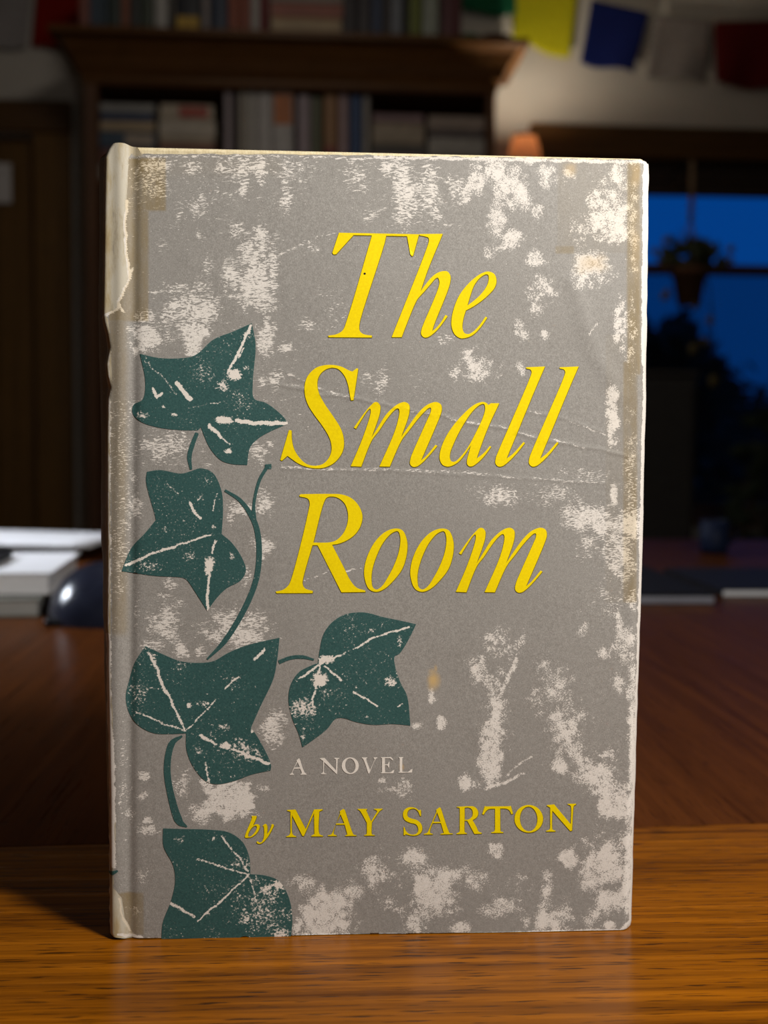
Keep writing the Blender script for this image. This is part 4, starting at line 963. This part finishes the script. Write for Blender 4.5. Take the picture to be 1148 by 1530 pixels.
def decal(name, layers, parent, step=6.0, label=None):
    """flat print on the jacket; layers = (polygons in frame pixels, material, lift, wear function or None)"""
    VV = []; FF = []; MI = []; MM = []; WW = []
    for polys, mat, lift, wf in layers:
        co = []; ed = []
        for p in polys:
            keep = np.hypot(*(p-np.roll(p, 1, 0)).T) > 0.02; p = p[keep]
            b = len(co); m = len(p); co += [Vector((float(x), float(y))) for x, y in p]; ed += [(b+i, b+(i+1) % m) for i in range(m)]
        al = np.concatenate(polys); x0, y0 = al.min(0); x1, y1 = al.max(0)
        gx, gy = np.meshgrid(np.arange(x0+step/2, x1, step), np.arange(y0+step/2, y1, step)); gx, gy = gx.ravel(), gy.ravel()
        if len(gx):
            s_in = inside(polys, gx, gy); co += [Vector((float(x), float(y))) for x, y in zip(gx[s_in], gy[s_in])]
        r_ = delaunay_2d_cdt(co, ed, [], 0, 1e-4)
        cc = np.array([(q.x, q.y) for q in r_[0]]); tr_ = np.array(r_[2]); cen = cc[tr_].mean(1)
        tr_ = tr_[inside(polys, cen[:, 0], cen[:, 1])]
        X, Z = cov(cc[:, 0], cc[:, 1]); Y = surf(cc[:, 0], cc[:, 1])-lift
        b = len(VV); VV += list(np.stack([X, Y, Z], 1)); FF += [tuple(int(i)+b for i in t) for t in tr_]
        if mat not in MM: MM.append(mat)
        MI += [MM.index(mat)]*len(tr_); WW += list(wf(cc[:, 0], cc[:, 1]) if wf else np.zeros(len(cc)))
    me = bpy.data.meshes.new(name); me.from_pydata([tuple(map(float, v)) for v in VV], [], FF); me.update()
    me.polygons.foreach_set('material_index', MI)
    k = me.attributes.new('wear', 'FLOAT', 'POINT'); k.data.foreach_set('value', np.array(WW, np.float32))
    nr = np.zeros(len(FF)*3, np.float32); me.polygons.foreach_get('normal', nr)
    if nr[1::3].mean() > 0: me.flip_normals()
    o = link(me, name, MM, parent, True)
    if label: o['label'] = label
    return o

# ---- lettering
cT, cH, cS, cM, cA, cLl, cR, cO = (485,340,7.175), (580,340,6.753), (415,540,8.83), (515,590,7.653), (650,590,10.436), (730,540,8.2), (405,730,7.175), (535,780,3.959)
T_ = path('155,60! 1012,75! 1003,110 950,300! 937,312! 920,292! 885,96! 660,92! 640,180 385,985 372,1060 378,1110 415,1143 508,1160! 505,1181! 42,1178! 40,1160! 130,1145 195,1103 235,1010 508,88! 310,86! 125,290! 95,294! 84,275!', *cT)
h_ = [path('315,68! 550,66! 400,430 327,645! 380,572 440,502 500,458 555,442 600,447 628,490 625,555 600,640 462,985 445,1045! 478,1020 530,960 578,882! 600,895! 520,1005 460,1067 400,1107 362,1110 334,1082 334,1040 350,990 508,605 516,545 500,508 478,516 430,570 370,640 295,722! 255,805 135,1108! 35,1108! 395,195 411,135 405,106 372,93 315,82!', *cH)]
e_ = [path('984,898! 1000,910! 930,1010 860,1080 790,1112 728,1117 670,1077 640,1000 640,920 665,810 715,690 780,600 860,520 940,465 1010,445 1070,470 1092,530 1077,602 1020,672 940,742 860,797 783,838! 755,940 750,1015 770,1064 810,1075 850,1056 910,1000', *cH),
      path('985,474 1008,480 1014,530 990,600 930,680 870,735 800,788! 830,685 870,580 930,505', *cH)]
Sx = [path('1045,90! 1062,100! 1000,510! 965,515! 945,400 925,300 880,190 800,105 720,85 640,105 570,160 530,240 525,330 550,430 620,560 730,720 830,880 870,1010 870,1140 830,1240 740,1340 630,1395 520,1410 400,1395 280,1350 190,1290 130,1245! 55,1310! 35,1300! 150,905! 185,910! 190,1040 220,1160 290,1270 380,1350 480,1375 590,1355 670,1280 710,1180 705,1080 670,980 590,850 480,700 400,570 360,440 360,300 400,190 500,90 600,55 720,48 840,70 930,115 985,135!', *cS)]
M_TXT = '105,375! 230,200 300,120 340,85 375,85 405,120 405,190 385,270 308,485! 380,372 470,230 560,140 630,95 690,82 735,110 742,170 725,260 646,482! 720,372 830,220 920,130 990,92 1050,82 1100,110 1110,170 1090,240 1050,340 890,710 873,748! 930,700 1038,570! 1060,582! 960,700 880,780 820,820 775,820 748,790 755,720 790,630 960,250 985,190 985,150 965,148 920,184 830,284 740,402 650,520 515,820! 398,818! 560,450 610,290 625,190 615,158 595,157 540,204 470,294 390,414 310,520 190,820! 70,815! 180,560 250,370 290,240 298,180 290,158 260,184 200,274 130,388!'
m1 = [path(M_TXT, *cM)]; m2 = [path(M_TXT, cM[0]+157, cM[1]+187.6, cM[2])]
a1 = [path('1003,130! 830,500 680,900 652,990! 760,905 855,795! 877,808! 770,952 670,1052 580,1112 530,1112 500,1077 500,1010 520,930 560,782! 480,905 380,1030 290,1092 200,1118 120,1092 75,1010 75,910 115,770 200,600 330,420 450,290 560,190 660,130 750,110 800,125 835,158! 870,130!', *cA),
      path('765,145 782,220 740,370 680,500 560,735 480,862 380,982 310,1038 260,1036 235,1000 235,910 290,760 360,610 450,450 550,300 640,200 720,147', *cA)]
L_TXT = '460,72! 692,62! 560,370 350,880 250,1120 222,1190! 300,1130 430,985! 447,1000! 340,1132 240,1232 170,1282 120,1287 85,1250 90,1180 120,1100 518,175 528,130 515,102 460,86!'
l1 = [path(L_TXT, *cLl)]; l2 = [path(L_TXT, cLl[0]+50.2, cLl[1], cLl[2])]
R1 = [path('305,72! 320,58! 620,55 760,62 860,100 940,180 980,290 960,400 900,490 810,555 720,590 655,600! 780,840 850,980 920,1060 1012,1090! 1010,1107! 755,1110! 500,605! 445,605! 345,960 340,1020 365,1065 450,1093! 445,1117! 60,1117! 52,1098! 130,1080 190,1030 230,930 400,250 415,150 395,107 308,84!', *cR),
      path('455,576! 570,140 600,95 650,84 720,100 790,160 825,260 820,370 780,470 710,545 640,572', *cR)]
O_OUT = '225,37 265,50 290,110 290,180 265,270 215,340 155,395 105,412 65,395 40,335 38,270 60,190 105,110 165,55'
O_IN = '236,54 250,90 245,160 220,240 180,320 140,380 110,398 88,385 80,340 85,280 110,200 150,120 200,65'
o1 = [path(O_OUT, *cO), path(O_IN, *cO)]; o2 = [path(O_OUT, cO[0]+69, cO[1], cO[2]), path(O_IN, cO[0]+68.7, cO[1], cO[2])]
def off(ps, dx, dy): return [p+np.array([dx, dy]) for p in ps]
def word(name, glyphs, sh, label, mat=None):
    lay = []
    for g in glyphs: lay.append((off(g, *sh), M_olive, 0.00008, None))
    for g in glyphs: lay.append((g, mat or M_yel, 0.00015, None))
    return decal(name, lay, jacket, 7.0, label)
word('title_word', [[T_], h_, e_], (0.7, 0.9), 'yellow italic word The')
word('title_word', [Sx, m1, a1, l1, l2], (0.7, 0.9), 'yellow italic word Small')
word('title_word', [R1, o1, o2, m2], (0.7, 0.9), 'yellow italic word Room')
n1, n2 = (425, 1120, 11.48), (525, 1120, 11.48)
novel = [[path('248,145! 265,150! 345,380 385,418! 385,426! 275,426! 275,418! 298,400 272,322! 168,324! 140,390 165,415! 165,426! 92,428! 92,418! 120,400 155,325 218,195! 208,180!', *n1), path('226,210! 172,300! 266,298!', *n1)],
 [path('610,143! 690,136! 885,350! 890,165! 855,147! 855,137! 945,137! 945,147! 914,165! 907,412! 895,414! 683,210! 680,380 692,400 725,408! 720,418! 630,416! 630,405! 652,395 664,370! 666,190! 612,153!', *n1)],
 [ell(523.5, 1143.6, 12.8, 12.5), ell(523.6, 1143.6, 7.6, 10.9, 40, -0.12)],
 [path('180,128! 275,128! 275,138! 258,150 322,345! 402,165! 385,142! 385,128! 450,126! 447,138! 418,158 308,408! 292,402! 205,160 182,140!', *n2)],
 [path('510,126! 680,122! 718,162! 715,186! 690,165 665,142! 577,142! 577,248! 625,246! 645,205! 656,205! 651,306! 640,306! 620,263! 577,263! 580,384! 670,384 715,350! 740,345! 722,401! 510,401! 510,391! 528,380! 528,142! 510,136!', *n2)],
 [path('815,123! 890,123! 890,134! 875,145! 875,375! 975,375 1020,340! 1050,325! 1042,389! 808,393! 808,383! 830,375! 830,145! 815,135!', *n2)]]
decal('subtitle', [(g, M_white, 0.00010, None) for g in novel], jacket, 7.0, 'small off-white capitals A NOVEL')
cb, c4, c5, c6, c7, c8 = (360,1205,14.35), (420,1195,11.48), (500,1195,11.48), (595,1195,11.48), (680,1190,11.48), (765,1190,11.48)
author = [[path('230,190! 335,190! 340,215 262,398! 320,372 370,370 405,400 400,460 360,540 290,610 210,652 165,655 130,662 92,650 95,600 242,225 235,206!', *cb), path('325,402 345,430 320,510 270,580 210,630 170,635 158,600 180,530 240,445 290,408', *cb)],
 [path('468,412! 500,375 535,363 565,400 570,480 563,585! 620,500 655,410 658,378 690,368 710,390 672,480 612,592 540,692 470,762 400,792 350,777 343,740 372,738 400,762 450,748 485,680 500,600 500,480 490,412 472,420!', *cb)],
 [path('105,168! 250,160! 425,498! 568,160! 715,154! 712,170! 655,198! 660,580 720,611! 720,623! 520,623! 520,611! 573,580! 566,225! 392,617! 368,617! 188,255! 192,560 215,600 260,621! 260,633! 90,633! 90,621! 140,600 163,560! 163,200! 105,181!', *c4)],
 [path('150,150! 175,165! 310,560 330,590 375,600! 372,613! 185,615! 185,603! 220,590! 175,421! 22,421! -15,575 35,604! 35,616! -115,616! -115,604! -55,585 -20,520 96,225! 90,188!', *c5), path('101,240! 30,400! 168,398!', *c5)],
 [path('395,149! 560,149! 557,162! 540,170! 628,362! 732,195! 718,172 680,161! 680,147! 825,144! 820,156! 772,190 640,382! 635,560 645,588 690,596! 690,608! 510,608! 510,596! 550,583 555,540! 555,390! 430,177 397,162!', *c5)],
 [path('375,163! 390,165! 392,271! 375,271! 340,190 290,150 240,146 185,167 157,220 167,278 230,313 320,338 390,398 413,470 397,542 340,592 260,607 180,596 130,582! 110,602! 95,597! 95,455! 110,463! 130,520 180,570 250,588 310,573 343,530 338,462 300,412 190,382 110,332 83,260 98,180 160,128 240,119 310,139 355,176!', *c6)],
 [path('710,119! 730,130! 865,530 885,560 937,567! 932,579! 725,586! 725,574! 783,560! 733,391! 588,391! 545,520 550,558 592,573! 592,586! 440,589! 440,576! 500,553 528,500! 657,192! 652,160!', *c6), path('668,206! 598,368! 726,368!', *c6)],
 [path('28,168! 240,159 320,164 377,210 397,280 372,345 300,397! 370,520 400,588 457,613! 452,627! 330,632! 208,407! 160,407! 160,570 165,600 202,619! 202,631! 23,637! 23,625! 75,593 79,540! 79,220 73,190 28,180!', *c7), path('163,389! 163,186! 220,181 280,206 303,265 293,330 250,374 210,389', *c7)],
 [path('510,154! 530,163! 940,158! 955,149! 992,285! 963,297! 930,232 880,203 772,198! 776,560 782,588 827,599! 822,616! 618,616! 618,604! 668,588 684,550! 684,203! 580,208 530,242 490,302! 463,297!', *c7)],
 [ell(765+286/11.48, 1190+373/11.48, 244/11.48, 238/11.48, 48), ell(765+284/11.48, 1190+376/11.48, 150/11.48, 211/11.48, 48, -0.05)],
 [path('595,138! 720,124! 1003,462! 1008,170 993,142 950,126! 950,114! 1097,110! 1092,126! 1057,150 1047,190 1027,572! 993,580! 688,232! 687,530 697,558 742,573! 737,590! 583,592! 583,578! 640,553 653,510! 653,182! 597,152!', *c8)]]
word('author_line', author, (0.7, 0.9), 'yellow line by MAY SARTON')

# ---- ivy leaves and stems
LEAF = [
 ((130,460,3.5875), '885,83! 905,200 890,400 897,487 960,510 1040,570 1083,620! 1000,655 920,700 875,750 860,842! 780,837 720,817 660,750 612,640! 597,656! 500,655 380,640 290,610 245,565 250,520 300,492 315,400 285,247! 380,268 480,272 580,255 680,170 780,130',
  [(742,816,322,392,.9),(700,762,388,452,.55),(680,766,583,617,1.0),(738,776,758,782,.8),(545,680,260,420,.22),(750,890,420,540,.3),(300,350,262,320,.3),(268,322,556,592,.45),(448,490,563,582,.6),(828,890,110,172,.4),(395,425,520,540,.6),(840,870,310,335,.5)],
  [([(880,95),(820,230),(760,340)],13,.95),([(845,215),(815,262)],9,.8),([(482,408),(555,490)],26,1.0),([(357,432),(372,482),(402,458)],18,.95),([(805,605),(900,617),(1070,618)],24,1.0),([(658,628),(718,690)],24,.9),([(718,690),(768,726)],8,.8),([(340,310),(410,375),(480,465)],9,.42),([(540,540),(740,500)],5,.4)]),
 ((130,680,3.827), '345,95! 420,85 540,105 600,90 650,75 720,100 770,200 780,300 772,450! 830,500 890,590 910,660 880,715 800,760 740,820 690,890! 620,780 575,715 550,700 400,690 200,663! 255,530 330,450 396,370! 390,340 340,150',
  [(676,722,585,692,1.0),(438,462,400,442,.5),(815,850,552,602,.6),(620,672,220,262,.33),(220,420,600,662,.3),(540,632,550,602,.3),(640,760,100,200,.16),(655,665,822,840,.6),(715,735,400,420,.6)],
  [([(222,632),(330,580),(500,520)],15,.9),([(500,520),(600,490),(712,458)],10,.9),([(737,490),(715,560)],14,.95),([(700,640),(708,690),(690,770),(692,884)],16,.95),([(465,165),(530,230)],8,.55),([(592,270),(612,320),(650,362)],17,.9),([(740,225),(725,315)],7,.6)]),
 ((130,930,3.5875), '315,125! 400,165 500,205 600,215 680,205 760,160 860,120 1033,80! 1020,200 1000,300 930,450 880,562! 920,620 987,760 985,792! 880,815 800,845 700,865 640,850 570,770 535,680 533,592! 450,595 360,590 280,550 230,490 210,400 230,300 260,210',
  [(342,384,165,235,.65),(600,662,418,452,.45),(536,558,428,452,.95),(718,766,643,672,.9),(568,622,662,712,.6),(220,332,290,440,.32),(760,960,620,742,.38),(450,552,170,272,.2),(700,762,540,582,.38),(880,895,570,590,.9)],
  [([(330,160),(380,250),(410,350)],16,.9),([(410,350),(460,430),(530,575)],13,.9),([(258,473),(350,510),(420,540),(530,578)],9,.75),([(530,578),(610,500),(690,415)],8,.7),([(740,355),(815,285)],9,.85),([(902,195),(955,143)],16,.85),([(615,605),(690,652)],19,.9),([(790,682),(880,720),(980,757)],15,.95),([(635,750),(657,856)],11,.65),([(260,340),(400,350)],7,.4)]),
 ((400,890,4.415), '980,188! 930,290 870,382 838,402 845,480 880,580 920,660 942,856! 820,845 700,850 580,830 500,805 450,810 390,880 300,950 230,999! 205,910 160,800 138,680 155,580 210,500 332,440! 345,350 370,250 430,170 520,120 640,110 760,140 880,165',
  [(308,384,508,592,1.0),(338,432,393,447,.9),(648,717,212,252,.5),(743,772,163,207,.45),(140,332,680,802,.5),(320,462,600,682,.25),(778,852,538,602,.55),(846,882,395,562,.75),(608,682,780,812,.42),(218,262,870,962,.35),(860,886,258,342,.35)],
  [([(212,542),(340,455),(472,393)],14,.9),([(350,440),(318,600),(295,718)],13,.8),([(380,465),(487,552)],12,.95),([(590,342),(690,280),(942,200)],12,.9),([(480,392),(590,342)],6,.5),([(565,630),(717,722)],14,.85),([(860,730),(885,715)],8,.7)]),
 ((130,1200,3.479), '398,127! 500,130 640,135 740,150 810,200 845,280 850,367! 930,375 1000,405 1050,490 1068,600 1060,700! 872,706! 820,687 768,710! 388,708! 395,620 440,500 460,400 450,320 400,220',
  [(738,852,280,342,.35),(780,1062,400,702,.34),(898,962,418,482,.65),(460,512,168,202,.35),(638,692,168,192,.45),(960,1030,400,450,.6),(800,860,540,640,.55),(970,1060,650,700,.5)],
  [([(700,165),(780,270),(835,352)],11,.7),([(575,287),(650,310),(842,370)],9,.75),([(580,612),(842,368)],9,.9),([(845,380),(882,512)],9,.7),([(430,508),(490,545),(555,585)],20,.62)])]
STEMS = [((130,460,3.5875), [[(592,670),(565,740),(551,800),(560,866)]], [[20,24,24,12]]),
 ((130,680,3.827), [[(790,200),(880,260),(950,360),(980,460),(985,600),(960,740),(890,900),(790,1060),(688,1166)], [(958,365),(957,270),(985,150),(1028,72)], [(1020,66),(1056,64)]], [[14,22,30,32,32,32,32,30,10], [24,16,18,20], [26,28]]),
 ((130,930,3.5875), [[(512,606),(455,650),(432,770),(447,900),(490,1050),(538,1092)]], [[10,34,36,36,44,8]]),
 ((400,890,4.415), [[(74,437),(150,408),(230,402),(306,420)]], [[26,25,24,12]])]
for c, txt, bl_, st_ in LEAF:
    poly = [path(txt, *c)]
    def wf(x, y, c=c, bl_=bl_, st_=st_):
        w = np.full(x.shape, -0.02)+(vnoise(x, y, 35, 1)-0.5)*0.3
        return paint(w, x, y, bl_, st_, c[0], c[1], c[2], 1.6, 0.2, 0.8)
    decal('ivy_leaf', [(poly, M_leaf, 0.00010, wf)], jacket, 1.5, 'dark green printed ivy leaf with white scratches')
for c, ps, ws in STEMS:
    decal('ivy_stem', [([brush(p, w, *c)], M_leaf, 0.00010+0.00002*i, lambda x, y: np.full(x.shape, -0.05)) for i, (p, w) in enumerate(zip(ps, ws))], jacket, 4.0, 'dark green printed ivy stem')
# two small ink specks in the yellow T and a pen mark on the spine edge
decal('ink_mark', [([ell(545, 409.5, 1.8, 1.6, 10)], M_black, 0.00019, None)], jacket, 4.0)
decal('ink_mark', [([brush([(162, 1304), (168, 1303), (177, 1299)], [3, 6, 3])], M_leaf, 0.00012, None)], jacket, 4.0)

# boards, page block, spine cloth
def board(name, y0, y1): return box(name, 0.0042, BW-0.0014, y0, y1, TZ, TZ+BH, M_cloth, book, 0.0009, 2)
board('front_board', 0.0012, 0.0034); board('back_board', BT-0.0034, BT-0.0008)
box('page_block', 0.004, BW-0.0045, 0.0040, BT-0.0036, TZ+0.003, TZ+BH-0.003, M_page, book)
v = []; f = []
for k in range(11):
    a_ = math.pi*k/10; x = 0.0052-0.0065*math.sin(a_); y = 0.0022+(BT-0.004)*k/10
    v += [(x, y, TZ+0.0006), (x, y, TZ+BH-0.0022)]
for k in range(10): f.append((2*k, 2*k+1, 2*k+3, 2*k+2))
sp = pyd('spine_cloth', v, f, M_cloth, book, True); sp.modifiers.new('thickness', 'SOLIDIFY').thickness = 0.0006
